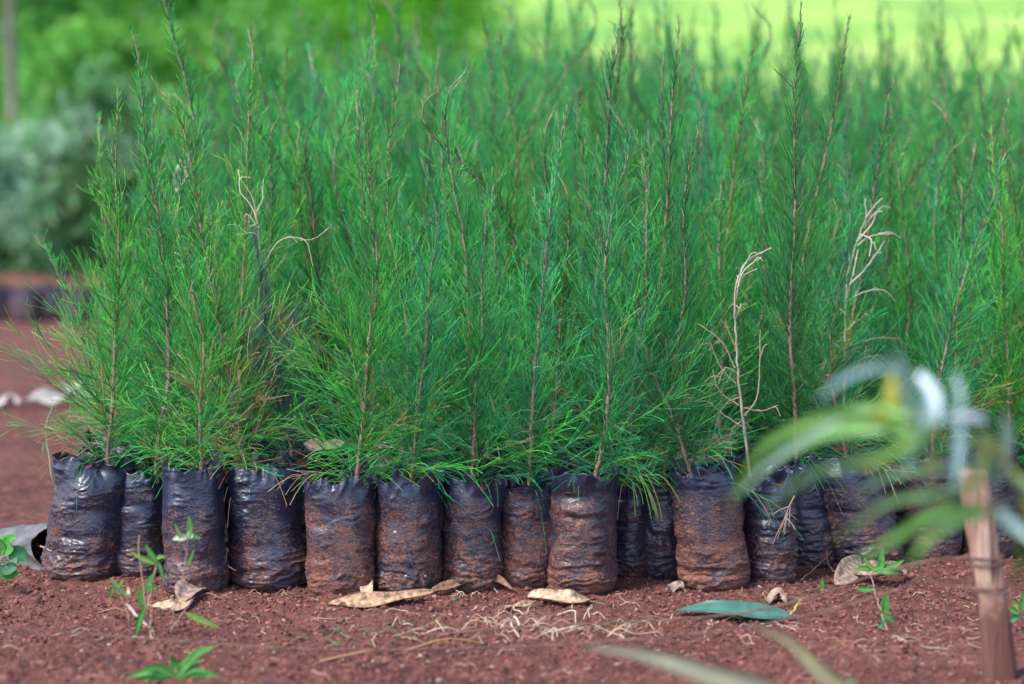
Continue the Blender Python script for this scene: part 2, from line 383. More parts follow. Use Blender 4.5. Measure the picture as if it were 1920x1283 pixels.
# ------------------------------------------------------------------ the seedling
GREENS = np.array([(0.046, 0.37, 0.095), (0.060, 0.45, 0.110), (0.034, 0.29, 0.10), (0.052, 0.34, 0.155), (0.125, 0.48, 0.08), (0.040, 0.26, 0.10)])
YEL = np.array([(0.36, 0.28, 0.05), (0.42, 0.20, 0.05), (0.20, 0.26, 0.05)])
DEAD = np.array([(0.42, 0.30, 0.21), (0.55, 0.43, 0.33), (0.30, 0.20, 0.14)])
GREY = np.array([(0.11, 0.23, 0.19), (0.14, 0.26, 0.19), (0.09, 0.19, 0.16)])
def norm(v): return v / (np.linalg.norm(v, axis=-1, keepdims=True) + 1e-12)
def seedling_mesh(seed, pts, dens=1.0, spread=1.0, pal='green', dry=0.02, lower=1.0, side=(0, 0), K=6, bare=0.10, nr=0.00044, sides=3, rs=1.0, forks=(), up=0.0):
    """pts: centre line of the stem (metres, from the soil). Returns (stem mesh, needle mesh)"""
    r = np.random.RandomState(seed); n = 46
    S = spline(pts, n, 0.0006, seed); wv = np.linspace(0, 1, n); S[:, 0] += .0035 * np.sin(wv * r.uniform(9, 16) + r.rand() * 6) * wv; S[:, 1] += .0035 * np.sin(wv * r.uniform(9, 16) + r.rand() * 6) * wv; L = np.linalg.norm(np.diff(S, axis=0), axis=1).sum()
    tt = np.linspace(0, 1, n); rad = ((0.0030 - 0.0023 * tt) * (0.75 + 0.5 * L) + 0.0003 * r.rand(n)) * rs
    rad[-1] *= 0.4
    VS = [tubes(S[None], rad[None], 7, seed)]
    stems = [(S, 1.0)]
    for (t0, p1, p2) in forks:
        a = S[int(t0 * (n - 1))]; F = spline([a, a + np.array(p1), a + np.array(p2)], n, 0.0008, seed + 3)
        VS.append(tubes(F[None], (rad * 0.62)[None], 6, seed)); stems.append((F, 0.75))
    allP, allR, allC = [], [], []
    palette = {'white': np.array([(.74, .64, .57), (.62, .5, .42)]), 'green': GREENS, 'grey': GREY, 'dead': DEAD}[pal]
    LP, LR = [], []
    for S_, wgt in stems:
        Ls = np.linalg.norm(np.diff(S_, axis=0), axis=1).sum(); T = norm(np.gradient(S_, axis=0))
        nl = int(Ls * 230 * dens * wgt); 
        t = (np.arange(nl) + r.rand(nl)) / nl; t = 0.01 + (1 - bare * 0.8 - 0.01) * t ** 1.18 if wgt == 1.0 else 0.12 + 0.8 * t
        az = np.arange(nl) * 2.39996 + r.normal(0, 0.5, nl)
        rd = np.stack([np.cos(az), np.sin(az), 0 * az], -1); rd[:, 0] += side[0]; rd[:, 1] += side[1]
        O = np.stack([np.interp(t, tt, S_[:, k]) for k in range(3)], -1); Tt = np.stack([np.interp(t, tt, T[:, k]) for k in range(3)], -1)
        ll = (0.140 * (1 - t) ** 1.45 * (0.70 + 0.30 * np.clip(t / 0.10, 0, 1)) + 0.017) * spread * r.uniform(0.45, 1.25, nl) * (0.6 + 0.6 * Ls)
        e = np.radians(19 + 52 * t ** 0.55 + up + r.normal(0, 10, nl))
        d = norm(np.cos(e)[:, None] * rd + np.sin(e)[:, None] * (Tt * 0.6 + np.array([0, 0, .4])))
        bz = r.normal(0.22, 0.16, nl) - 0.75 * lower * np.clip(0.16 - t, 0, 1) / 0.16 * r.rand(nl)
        bend = np.stack([r.normal(0, .10, nl), r.normal(0, .10, nl), bz], -1)
        s = np.linspace(0, 1, K)
        B = O[:, None] + ll[:, None, None] * (d[:, None] * s[None, :, None] + bend[:, None] * (s ** 2)[None, :, None])
        LP.append(B); LR.append((0.0009 - 0.0004 * s)[None] * np.ones((nl, 1)))
        # needles on the side shoots
        nn = np.maximum(3, (ll / 0.0062 * dens ** .5).astype(int)); own = np.repeat(np.arange(nl), nn)
        m = len(own); sj = r.uniform(0.04, 1.0, m); to = t[own]
        On = O[own] + ll[own][:, None] * (d[own] * sj[:, None] + bend[own] * (sj ** 2)[:, None])
        tn = norm(d[own] + 2 * bend[own] * sj[:, None])
        pr = norm(np.cross(tn, r.normal(size=(m, 3))))
        dn = norm(tn + pr * r.uniform(0.2, 0.75, m)[:, None])
        ln = r.uniform(0.018, 0.060, m) * (1.12 - 0.90 * to ** .8) * (0.75 + 0.25 * spread)
        bn = np.stack([r.normal(0, .12, m), r.normal(0, .12, m), r.normal(0.10, 0.14, m) - 0.75 * lower * np.clip(0.20 - to, 0, 1) / 0.2 * r.rand(m)], -1)
        allP.append(On[:, None] + ln[:, None, None] * (dn[:, None] * s[None, :, None] + bn[:, None] * (s ** 2)[None, :, None]))
        allR.append(nr * (1.0 - 0.35 * s)[None] * r.uniform(0.8, 1.2, (m, 1)))
        allC.append((own, to))
        # needles and scales set straight on the stem
        m = int(Ls * 480 * dens * wgt); t2 = r.rand(m) ** 0.9; az = r.rand(m) * 2 * pi
        O2 = np.stack([np.interp(t2, tt, S_[:, k]) for k in range(3)], -1); T2 = np.stack([np.interp(t2, tt, T[:, k]) for k in range(3)], -1)
        e = np.radians(28 + 38 * t2 + r.normal(0, 9, m)); rd = np.stack([np.cos(az), np.sin(az), 0 * az], -1)
        d2 = norm(np.cos(e)[:, None] * rd + np.sin(e)[:, None] * T2)
        l2 = r.uniform(0.3, 1.0, m) * (0.042 * (1 - t2) ** 1.1 + 0.012) * (0.7 + .3 * spread)
        b2 = np.stack([r.normal(0, .12, m), r.normal(0, .12, m), r.normal(0.16, .12, m)], -1)
        allP.append(O2[:, None] + l2[:, None, None] * (d2[:, None] * s[None, :, None] + b2[:, None] * (s ** 2)[None, :, None]))
        allR.append(nr * (1.0 - 0.35 * s)[None] * r.uniform(0.8, 1.3, (m, 1)))
        allC.append((np.full(m, 100000) + np.arange(m) // 6, t2))
    cols = []
    for own, to in allC:
        m = len(own); oc = np.random.RandomState(seed + 5).randint(0, len(palette), 200000)
        c = palette[oc[own]] * r.uniform(0.75, 1.3, (m, 1))
        k = r.rand(m) < dry * (0.5 + 5 * np.clip(0.22 - to, 0, 1)) + 0.0
        shoot = np.random.RandomState(seed + 6).rand(200000) < dry * 1.5; k = k | (shoot[own] & (to < 0.35))
        y = np.concatenate([YEL, DEAD])[r.randint(0, 6, m)]; c = np.where(k[:, None], y, c)
        cols.append(c)
    P = np.concatenate(allP); R = np.concatenate(allR); Cn = np.concatenate(cols)
    LPc = np.concatenate(LP); LRc = np.concatenate(LR)
    lc = palette[r.randint(0, len(palette), len(LPc))] * 0.9
    if pal not in ('dead', 'white'): lc = lc * 0.75 + np.array([0.08, 0.07, 0.04]) * 0.35
    P = np.concatenate([P, LPc]); R = np.concatenate([R, LRc]); Cn = np.concatenate([Cn, lc])
    V, Qd = tubes(P, R, sides, seed)
    # tips of the needles a little lighter
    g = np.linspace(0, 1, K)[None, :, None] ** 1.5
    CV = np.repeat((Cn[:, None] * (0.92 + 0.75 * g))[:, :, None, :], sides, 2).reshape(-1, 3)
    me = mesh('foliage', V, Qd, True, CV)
    Vs, Fs = merge(VS); ms = mesh('stem', Vs, Fs)
    return ms, me

def generic_pts(r, h):
    a = r.uniform(0, 2 * pi); l = r.uniform(0.0, 0.16) * h * 1.5; k = r.uniform(-0.02, 0.02); b = a + r.normal(0, .8)
    tipd = r.uniform(0, 0.045); ta = r.uniform(0, 2 * pi)
    p = [(0, 0, 0), (l * .25 * cos(a) + k * sin(a), l * .25 * sin(a) - k * cos(a), h * .3), (l * .6 * cos(b), l * .6 * sin(b), h * .62), (l * cos(a), l * sin(a), h * .9), (l * cos(a) + tipd * cos(ta), l * sin(a) + tipd * sin(ta), h * 1.0)]
    return p

def build_seedling(name, loc, bag, stem, fol, label, group, dirt=0.0, base=None, rz=0.0, sc=1.0, cat='seedling'):
    t = empty(name, loc, rz, label, cat, group); t.scale = (sc, sc, sc)
    b = obj('plastic_bag', bag[0], M_BAG, t); b['dirt'] = float(dirt)
    obj('soil', bag[1], M_SOIL, t)
    s = obj('stem', stem, M_STEM, t); s.location = bag[2]
    f = obj('foliage', fol, M_NEEDLE, t); f.location = bag[2]
    return t, b, s, f

# front row: x of the base's middle, y of its front edge, width px, top y, top shift px, dirt, stem line in photo px, options, label
FR = [
 (152, 1090, 136, 868, 32, 0.02, [(200, 868), (212, 740), (220, 560), (222, 380), (218, 250), (219, 178)], dict(spread=1.15, side=(-.35, 0), dens=.9, dry=.02), 'seedling in the wide bag with folded rim, first of the front row'),
 (265, 1086, 96, 896, 6, -0.02, [(290, 900), (300, 800), (318, 700), (306, 480), (278, 270), (268, 150), (246, 50)], dict(spread=.9), 'seedling in the narrow low bag squeezed between the first and third front bags'),
 (367, 1116, 118, 884, -2, 0.03, [(378, 870), (376, 760), (378, 650), (352, 520), (330, 420), (300, 350)], dict(spread=.95, dry=.09, dens=.9), 'seedling with orange needles low down, in the straight sided third bag of the front row'),
 (505, 1108, 138, 884, -18, 0.0, [(462, 870), (440, 775), (408, 600), (372, 430), (352, 280), (330, 210), (287, 156)], dict(spread=1.05, dry=.16), 'left leaning seedling with hooked tip, dead roots hanging over its bulging shiny bag'),
 (640, 1121, 122, 912, -2, 0.16, [(665, 900), (685, 750), (690, 640), (710, 500), (700, 400), (685, 260), (672, 160)], dict(spread=1.1, forks=[(.2, (-.018, 0, .09), (-.045, .01, .2))]), 'forked seedling in the soil crusted fifth bag of the front row'),
 (764, 1117, 127, 902, 2, 0.08, [(770, 895), (788, 740), (802, 600), (818, 440), (806, 350), (795, 292)], dict(spread=1.1, lower=1.5), 'seedling drooping green sprays over the sixth bag, which has white specks near its base'),
 (885, 1111, 112, 906, 2, 0.04, [(885, 880), (893, 740), (903, 600), (908, 480), (905, 380)], dict(spread=1.1, lower=1.2, dens=1.1), 'short bushy upright seedling in the seventh bag of the front row'),
 (988, 1106, 104, 912, 4, 0.09, [(992, 870), (1000, 720), (1018, 560), (1032, 400), (1048, 260), (1064, 178)], dict(spread=.9), 'right leaning tall seedling in the eighth bag of the front row'),
 (1092, 1115, 128, 898, 4, 0.15, [(1115, 888), (1138, 780), (1141, 640), (1138, 500), (1150, 380), (1180, 270), (1145, 198)], dict(spread=1.05, lower=1.2), 'seedling in the ninth bag, brown crusted below and shiny at the shoulder'),
 (1176, 1086, 84, 905, 0, -0.08, [(1180, 870), (1190, 700), (1215, 520), (1210, 330), (1185, 235)], dict(spread=.9), 'seedling in the dark bag half hidden right behind the brown crusted ninth bag'),
 (1243, 1086, 98, 890, 2, -0.10, [(1245, 870), (1262, 720), (1285, 560), (1282, 430), (1300, 300), (1320, 210)], dict(spread=.95), 'seedling in the clean dark bag left of the reddest bag of the front row'),
 (1340, 1108, 128, 886, -22, 0.19, [(1300, 895), (1268, 800), (1232, 720), (1205, 620), (1180, 530), (1128, 455)], dict(spread=1.25, lower=1.3, dry=.09, up=-8), 'seedling leaning far left out of the reddest, most soil crusted bag'),
 (1438, 1096, 92, 900, 10, 0.02, [(1405, 850), (1388, 740), (1380, 640), (1378, 560), (1394, 500), (1445, 466)], dict(spread=.75, dens=.33, pal='dead', dry=.0, bare=.3), 'dead bleached seedling with arching tip in the dull bag right of the reddest bag'),
 (1522, 1066, 92, 868, -30, -0.06, [(1495, 862), (1486, 720), (1480, 600), (1490, 400), (1482, 200), (1500, 5)], dict(spread=1.0), 'very tall straight seedling in the clean blue black bag beside the tilted bag'),
 (1630, 1066, 138, 868, -54, 0.02, [(1592, 868), (1575, 800), (1560, 700), (1575, 560), (1600, 430), (1590, 300)], dict(spread=1.0, dry=.08), 'seedling in the wide bag tilted to the left near the wooden stake'),
 (1745, 1052, 110, 865, 0, 0.08, [(1745, 850), (1765, 700), (1800, 560), (1850, 410), (1880, 300), (1896, 285)], dict(spread=1.0), 'seedling in the bag half veiled by blurred leaves left of the wooden stake'),
 (1850, 1045, 110, 860, 0, 0.0, [(1900, 790), (1893, 680), (1888, 560), (1882, 420), (1868, 230)], dict(spread=1.0), 'seedling in the bag right behind the wooden stake'),
 (1965, 1040, 110, 850, 0, 0.04, [(1960, 850), (1965, 640), (1940, 420), (1950, 250)], dict(spread=1.0), 'seedling in the last front bag, cut by the right edge'),
]
front_xy = []
GROUP = 'casuarina seedlings in black bags'
for i, (px, py, wpx, topy, shift, dirt, line, opt, label) in enumerate(FR):
    b = G(px, py); d0 = b[1]; sc = FPX / d0; w = wpx / sc
    yc = d0 + w * 0.46; cx = (px - 960) / FPX * yc / cos(PITCH) * 1.0
    cx = W(px, py, yc)[0]
    z0 = float(gh(np.array(cx), np.array(yc))) - 0.004
    hgt = W(px, topy, yc - w * .25)[2] - z0 + 0.005
    bag = bag_mesh(100 + i, w, hgt, (shift / sc, 0.0), crump=[1.2, 1.1, .9, 1.3, .7, 1.0, .9, .8, .9, .8, .7, 1.1, 1.1, .9, 1.0, .8, .8, .8][i], NU=176, NV=150,
                   dents=[(-1.2, hgt - .012, .5, .02, .012)] if i == 0 else ([(-1.9, hgt - .03, .5, .012, .006)] if i == 8 else ([(-1.1, hgt * .62, 1.4, .004, .004)] if i == 12 else ())))
    c0 = bag[2]
    root = np.array([cx, yc, z0]) + c0
    P = [W(x, y, yc) for x, y in line]; P = [p - root for p in P]
    rr = np.random.RandomState(300 + i); off = np.array([P[0][0] * 1.0, 0, 0])
    dep = rr.uniform(-0.05, 0.05)
    P2 = [np.array([P[0][0], 0, 0.0])] + [np.array([p[0], dep * (p[2] / P[-1][2]), p[2]]) for p in P[1:]]
    # keep the foot of the stem inside the bag
    P2[0][0] = np.clip(P2[0][0], -w * .36, w * .36)
    ms, mf = seedling_mesh(500 + i, P2, **{**dict(dens=0.98), **opt})
    t, bo, s, f = build_seedling('bagged_seedling', (cx, yc, z0), bag, ms, mf, label, GROUP, dirt)
    if opt.get('pal') == 'dead': s.data.materials.clear(); s.data.materials.append(M_DEADWOOD)
    front_xy.append((cx, yc))
    if i == 5:
        co = np.array([v.co[:] for v in bag[0].vertices]); co = co[co[:, 1] < 0]
        for (sx, sy) in ((762, 1080), (796, 1082), (742, 998)):
            q = W(sx, sy, yc - w / 2) - np.array([cx, yc, z0]); j = np.argmin((co[:, 0] - q[0]) ** 2 + (co[:, 2] - q[2]) ** 2); v_, f_ico = ico_v()
            vv = v_ * np.array([.0021, .0008, .0019]) * (1 + .25 * np.random.RandomState(j).normal(size=(12, 1))) + co[j]
            obj('lime_speck', mesh('speck', vv, f_ico, True, np.tile([.62, .58, .55], (12, 1))), M_CRUMB, t)
    if i == 12: DEADROOT = (t, s, f, root, yc)
FRX = np.array([p[0] for p in front_xy]); FRY = np.array([p[1] for p in front_xy])

def dead_parts(main, twigs, Yd, root, rad, seed):
    g = lambda L, dy: [W(x, y, Yd) - root + np.array([0, dy * k / len(L), 0]) for k, (x, y) in enumerate(L)]
    r = np.random.RandomState(seed); m0 = g(main, 0); m0[0] = np.array([np.clip(m0[0][0], -.03, .03), 0, 0])
    P = [spline(m0, 40, .0005, seed)]; R = [np.linspace(rad, rad * .42, 40)]
    ms_ = mesh('stem', *tubes(np.stack(P), np.stack(R), 7))
    P, R, Cc = [], [], []
    for k, L in enumerate(twigs):
        q = spline(g(L, r.uniform(-.03, .03)), 18, .0003, k); w = rad * r.uniform(.36, .55); P.append(q); R.append(np.linspace(w, w * .6, 18)); c = np.array((.60, .49, .39)) if L[0][1] < 575 else np.array((.40, .27, .20))
        Cc.append(c * r.uniform(.85, 1.1))
        for j in range(2 if L[0][1] > 575 else 1):
            s = q[r.randint(6, 15)]; d = norm(q[-1] - q[0] + r.normal(0, .02, 3)); l = r.uniform(.012, .035); P.append(spline([s, s + d * l * .5 + np.array([0, 0, .003]), s + d * l + np.array([0, 0, -.006])], 18)); R.append(np.linspace(w * .7, w * .45, 18)); Cc.append(c * r.uniform(.8, 1.1))
    V, Q_ = tubes(np.stack(P), np.stack(R), 5, seed)
    return ms_, mesh('twigs', V, Q_, True, np.repeat(np.array(Cc), 18 * 5, 0))
t, s_, f_, root, yc = DEADROOT
a, b = dead_parts([(1405, 850), (1388, 740), (1380, 640), (1378, 560), (1384, 520), (1402, 489), (1446, 466)],
 [[(1378, 564), (1391, 521), (1421, 504)], [(1384, 522), (1402, 488), (1430, 473)], [(1382, 540), (1396, 506), (1428, 482)], [(1378, 600), (1388, 580), (1392, 572)], [(1378, 690), (1352, 640), (1308, 606)], [(1380, 720), (1352, 690), (1330, 640)],
  [(1385, 760), (1350, 735), (1338, 695)], [(1390, 800), (1360, 780), (1338, 762)], [(1393, 765), (1428, 772), (1462, 762)], [(1396, 780), (1422, 740), (1428, 620)], [(1383, 700), (1360, 690), (1346, 720)], [(1390, 790), (1372, 810), (1368, 850)], [(1381, 660), (1366, 620), (1352, 600)], [(1386, 745), (1360, 760), (1342, 800)]], yc, root, .0024, 3)
s_.data = a; f_.data = b; a.materials.append(M_DEADWOOD); b.materials.append(M_STRAW)

# kinds for the rows behind
rs = np.random.RandomState(11)
bags = [bag_mesh(40 + k, rs.uniform(.085, .10), rs.uniform(.158, .178), (rs.uniform(-.008, .008), rs.uniform(-.008, .008)), NU=72, NV=56) for k in range(7)]
kinds = []
for k in range(14):
    h = rs.uniform(0.40, 0.58)
    kinds.append(seedling_mesh(700 + k, generic_pts(rs, h), dens=rs.uniform(.85, 1.0), spread=rs.uniform(.8, 1.05), dry=.015, K=5, bare=.14))
greyk = seedling_mesh(760, [(0, 0, 0), (-.025, 0, .12), (-.045, 0, .25), (-.055, 0, .36)], dens=.9, spread=1.25, pal='grey', dry=.0, up=22, lower=.3)
deadk = seedling_mesh(761, [(0, 0, 0), (-.004, 0, .12), (0, 0, .22), (.012, 0, .30), (.045, 0, .375)], dens=.30, spread=.9, pal='white', dry=0, lower=1.0, bare=.1, nr=.00095)

row2 = []
spots = []
spots.append(('g', W(560, 900, 3.52), 'grey blue needled seedling standing in the second row behind the bulging fourth bag'))
spots.append(('d', W(1590, 900, 3.64), 'bleached dead seedling with forked white top standing behind the tilted bag'))
spots.append(('l', W(215, 900, 3.53), 'thin seedling leaning out to the left behind the first bag of the front row'))
placed = list(zip(FRX, FRY))
for kd, p, lab in spots: placed.append((p[0], p[1]))
cand = []
r = np.random.RandomState(5)
for row in range(60):
    yy = 3.40 + 0.096 * row
    for c in range(60):
        xx = -0.625 + 0.104 * c + (0.052 if row % 2 else 0) + r.normal(0, .006); y2 = yy + r.normal(0, .007)
        lim = 0.2118 * y2 * 1.0 + 0.10
        if xx > lim: continue
        fy = np.interp(xx, FRX, FRY)
        if y2 < fy + 0.085: continue
        if min((xx - a) ** 2 + (y2 - b) ** 2 for a, b in placed) < 0.084 ** 2: continue
        placed.append((xx, y2)); cand.append((xx, y2, y2 - fy))
cand.sort(key=lambda q: q[1])
NEAR = 300 - len(FR) - len(spots)
near, far = cand[:NEAR], [c for c in cand[NEAR:] if c[1] < 7.0]
def place(x, y, bag, kind, label, rz, sc, zs, dirt):
    z0 = float(gh(np.array(x), np.array(y))) - 0.004
    t, b, s, f = build_seedling('bagged_seedling', (x, y, z0), bag, kind[0], kind[1], label, GROUP, dirt, rz=rz, sc=sc)
    for q in (s, f): q.scale = (1, 1, zs)
    return t
for kd, p, lab in spots:
    if kd == 'g':
        t = place(p[0], p[1], bags[1], greyk, lab, 0, 1.0, 1, -.1)
        a, b = dead_parts([(548, 860), (520, 740), (502, 640), (488, 500), (480, 420), (470, 372), (450, 338)],
 [[(482, 430), (470, 392), (447, 362), (446, 336), (464, 334)], [(484, 450), (474, 420), (456, 402)], [(490, 500), (520, 455), (548, 446), (574, 456), (586, 500)], [(560, 452), (585, 450), (610, 434)], [(480, 420), (466, 425), (468, 400)], [(486, 480), (478, 440), (440, 442)], [(478, 400), (490, 372), (486, 350)]], p[1] - .02, np.array([p[0], p[1] - .02, t.location[2]]) + bags[1][2], .0017, 8)
        for c in t.children:
            if c.name.startswith('stem'): c.data = a; a.materials.append(M_DEADWOOD)
        q = obj('dead_tips', b, M_STRAW, t); q.location = bags[1][2]
    if kd == 'd':
        t = place(p[0], p[1], bags[2], deadk, lab, 0, 1.0, 1.02, 0)
        a, b = dead_parts([(1590, 860), (1583, 760), (1584, 684), (1586, 564), (1593, 500), (1614, 436), (1625, 406), (1621, 371)],
 [[(1625, 406), (1640, 385), (1653, 371)], [(1619, 427), (1640, 402), (1657, 397)], [(1606, 461), (1636, 442), (1672, 439)], [(1593, 534), (1627, 500), (1661, 453)], [(1589, 564), (1623, 547), (1657, 545), (1681, 566)], [(1610, 450), (1634, 420), (1640, 400)],
  [(1612, 440), (1632, 450), (1628, 480)], [(1594, 500), (1591, 460), (1590, 425)], [(1589, 650), (1636, 637), (1679, 637), (1706, 656)], [(1586, 590), (1570, 575), (1559, 560)], [(1587, 560), (1600, 520), (1612, 470)],
  [(1586, 660), (1560, 640), (1552, 610)], [(1586, 680), (1610, 660), (1640, 690)], [(1584, 670), (1556, 668), (1540, 690)], [(1586, 700), (1612, 690), (1625, 715)], [(1584, 640), (1565, 620), (1548, 625)], [(1588, 620), (1610, 600), (1622, 606)], [(1585, 720), (1560, 700), (1550, 720)], [(1586, 690), (1630, 668), (1662, 690)]], p[1], np.array([p[0], p[1], t.location[2]]) + bags[2][2], .0026, 5)
        for c in t.children:
            if c.name.startswith('stem'): c.data = a; a.materials.append(M_DEADWOOD)
            if c.name.startswith('foliage'): c.data = b; b.materials.append(M_STRAW)
            c.scale = (1, 1, 1)
    if kd == 'l':
        lk = seedling_mesh(762, [(0, 0, 0), (-.018, 0, .10), (-.045, 0, .2), (-.075, 0, .29), (-.11, 0, .335)], dens=.6, spread=1.0, dry=.05)
        place(p[0], p[1], bags[3], lk, lab, 0, 1.0, 1, 0)
near2 = sorted([c for c in near if c[2] < 0.16], key=lambda q: q[0])
names = ['first', 'second', 'third', 'fourth', 'fifth', 'sixth', 'seventh', 'eighth', 'ninth', 'tenth', 'eleventh', 'twelfth', 'thirteenth', 'fourteenth', 'fifteenth', 'sixteenth', 'seventeenth', 'eighteenth']
lab2 = {}
for k, c in enumerate(near2):
    lab2[c] = 'green seedling of the second row, the %s of that row counted from the left' % names[min(k, 17)]
for c in near:
    x, y, dd = c
    k = r.randint(len(kinds)); b = r.randint(len(bags))
    place(x, y, bags[b], kinds[k], lab2.get(c, 'green casuarina seedling crowded in the middle rows behind the first two rows of bags'),
          r.uniform(0, 2 * pi), r.uniform(.94, 1.05), r.uniform(.86, 1.16) * (1 + 0.13 * min(1.7, dd)), r.uniform(-.1, .12))
# the rows farthest back, too many to count
parts, colsf = [], []
low = [seedling_mesh(800 + k, generic_pts(rs, rs.uniform(.42, .58)), dens=.5, spread=1.0, K=4, nr=.00085, bare=.14, dry=.01) for k in range(5)]
def arr(me):
    v = np.empty(len(me.vertices) * 3); me.vertices.foreach_get('co', v); v = v.reshape(-1, 3)
    li = np.empty(len(me.loops), np.int32); me.loops.foreach_get('vertex_index', li)
    c = None
    if 'Col' in me.color_attributes:
        c = np.empty(len(v) * 4); me.color_attributes['Col'].data.foreach_get('color', c); c = c.reshape(-1, 4)[:, :3]
    return v, li.reshape(-1, 4), c
lowa = [(arr(a), arr(b)) for a, b in low]
for (x, y, dd) in far:
    (sv, sf, _), (fv, ff, fc) = lowa[r.randint(5)]
    a = r.uniform(0, 6.28); ca, sa = cos(a), sin(a); zs = r.uniform(1.1, 1.45)
    for v, f, c in ((sv, sf, np.tile([0.18, .10, .08], (len(sv), 1))), (fv, ff, fc)):
        v2 = np.stack([v[:, 0] * ca - v[:, 1] * sa + x, v[:, 0] * sa + v[:, 1] * ca + y, v[:, 2] * zs + .145], -1)
        parts.append((v2, f)); colsf.append(c)
if parts:
    V, F = merge(parts); tag(obj('distant_seedlings', mesh('distant_seedlings', V, F, True, np.concatenate(colsf)), M_NEEDLE), 'far mass of blurred casuarina seedlings filling the back of the bed', 'seedlings', kind='stuff')

# ------------------------------------------------------------------ leaves
def blade(line, width, fold=0.15, twist=0.0, up=(0, 0, 1), col=(0.1, 0.3, 0.08), n=16, base_w=0.08, wid_prof=None, curl=0.0, edge=None, thick=0.0004, wav=0.0, seed=0):
    """a leaf: centre line -> V-folded lanceolate blade"""
    S = spline(line, n); T = norm(np.gradient(S, axis=0)); t = np.linspace(0, 1, n)
    A = norm(np.cross(T, np.array(up, float))); B = np.cross(A, T)
    if twist:
        a = twist * t; A, B = A * np.cos(a)[:, None] + B * np.sin(a)[:, None], B * np.cos(a)[:, None] - A * np.sin(a)[:, None]
    w = (np.sin(np.clip(t, 0, 1) ** 0.75 * pi) ** 0.8 * (1 - base_w) + base_w * (1 - t)) * width / 2
    rows = []; r = np.random.RandomState(seed)
    cs = np.array([-1, -.55, 0, .55, 1.0]); wv = wav * np.sin(t * 11 + seed)
    for c in cs:
        rows.append(S + A * (w * c)[:, None] + B * (abs(c) * fold * w + curl * (c ** 2) * w + wv * c)[:, None])
    V = np.stack(rows, 1)                        # n,5,3
    Nn = B * thick
    V2 = V - Nn[:, None]
    idx = np.arange(n * 5).reshape(n, 5); a = idx[:-1, :-1]; b = idx[:-1, 1:]; c = idx[1:, 1:]; d = idx[1:, :-1]
    Q1 = np.stack([a, b, c, d], -1).reshape(-1, 4); Q2 = Q1[:, ::-1] + n * 5
    ed = []
    for k in range(n - 1):
        for j in (0, 4): p, q = idx[k, j], idx[k + 1, j]; ed.append((p, q, q + n * 5, p + n * 5))
    VV = np.concatenate([V.reshape(-1, 3), V2.reshape(-1, 3)])
    cc = np.tile(np.array(col, float), (n, 5, 1)) * r.uniform(.85, 1.15, (n, 1, 1)); cc[:, 2] = cc[:, 2] * 1.25 + .02
    if edge is not None: cc[-2:] = edge
    CC = np.concatenate([cc.reshape(-1, 3)] * 2)
    return VV, [Q1, Q2, np.array(ed)], CC
def blades_mesh(name, items):
    V, F = merge([(a, b) for a, b, _ in items]); return mesh(name, V, F, True, np.concatenate([c for _, _, c in items]))
def tube_mesh(name, lines, radii, col, n=24, sides=6, jit=0.0006, seed=0):
    P = np.stack([spline(l, n, jit, seed + i) for i, l in enumerate(lines)]); R = np.stack([np.linspace(a, b, n) for a, b in radii])
    V, Q_ = tubes(P, R, sides, seed); c = np.repeat(np.tile(np.array(col, float), (len(lines), 1)), n * sides, 0) if np.ndim(col) == 1 else np.repeat(np.array(col, float), n * sides, 0)
    return mesh(name, V, Q_, True, c)
def on(px, py, h=0.003):
    p = G(px, py, 0.0); p[2] = float(ghf(np.array(p[0]), np.array(p[1]))) + h; return p

def litter_leaf(pts, width_px, col, label, fold=.2, curl=.3, wav=0.002, hs=None, twist=0, mat=None, seed=0, name='dry_leaf', up=(0, -.5, 1), group='dry leaves on the soil'):
    hs = hs or [0.004] * len(pts)
    L = [on(x, y, h) for (x, y), h in zip(pts, hs)]
    for a in L[1:]: a[1] = a[1]
    sc = FPX / L[0][1]
    it = blade(L, width_px / sc, fold, twist, up, col, n=22, curl=curl, wav=wav, seed=seed)
    o = obj(name, blades_mesh(name, [it]), mat or M_DRY); return tag(o, label, 'leaf', group)
TAN = (0.44, 0.28, 0.17); BRN = (0.24, 0.13, 0.085); GRYB = (0.30, 0.21, 0.17)
litter_leaf([(612, 1136), (690, 1138), (760, 1132), (815, 1124)], 42, TAN, 'long tan dry leaf lying before the sixth bag, with a turned up flap', seed=1, hs=[.003, .006, .007, .01])
litter_leaf([(690, 1130), (688, 1118), (692, 1106)], 26, (0.55, 0.38, 0.25), 'small pale leaf flap standing upright before the gap of the fifth and sixth bags', seed=2, hs=[.003, .010, .018], up=(0, -1, .2), group=None)
litter_leaf([(805, 1118), (860, 1112), (920, 1108), (972, 1116)], 24, BRN, 'thin dark brown dry leaf arching before the seventh bag', seed=3, hs=[.006, .012, .014, .003], fold=.5)
litter_leaf([(990, 1128), (1030, 1136), (1075, 1140), (1118, 1130)], 42, (0.50, 0.33, 0.22), 'pale tan pointed dry leaf before the ninth bag', seed=4, hs=[.005, .008, .008, .005])
litter_leaf([(935, 1150), (975, 1147), (1020, 1140)], 14, (0.42, 0.27, 0.17), 'narrow curled tan leaf beside the pale pointed leaf', seed=5, hs=[.003, .004, .008], fold=.8)
litter_leaf([(285, 1136), (330, 1140), (362, 1128)], 40, (0.45, 0.31, 0.2), 'curled dry leaf lying before the third bag', seed=6, hs=[.004, .003, .008])
litter_leaf([(345, 1134), (360, 1120), (398, 1112)], 52, GRYB, 'grey brown leaf half standing before the third bag', seed=7, hs=[.003, .012, .018], up=(0, -1, .5))
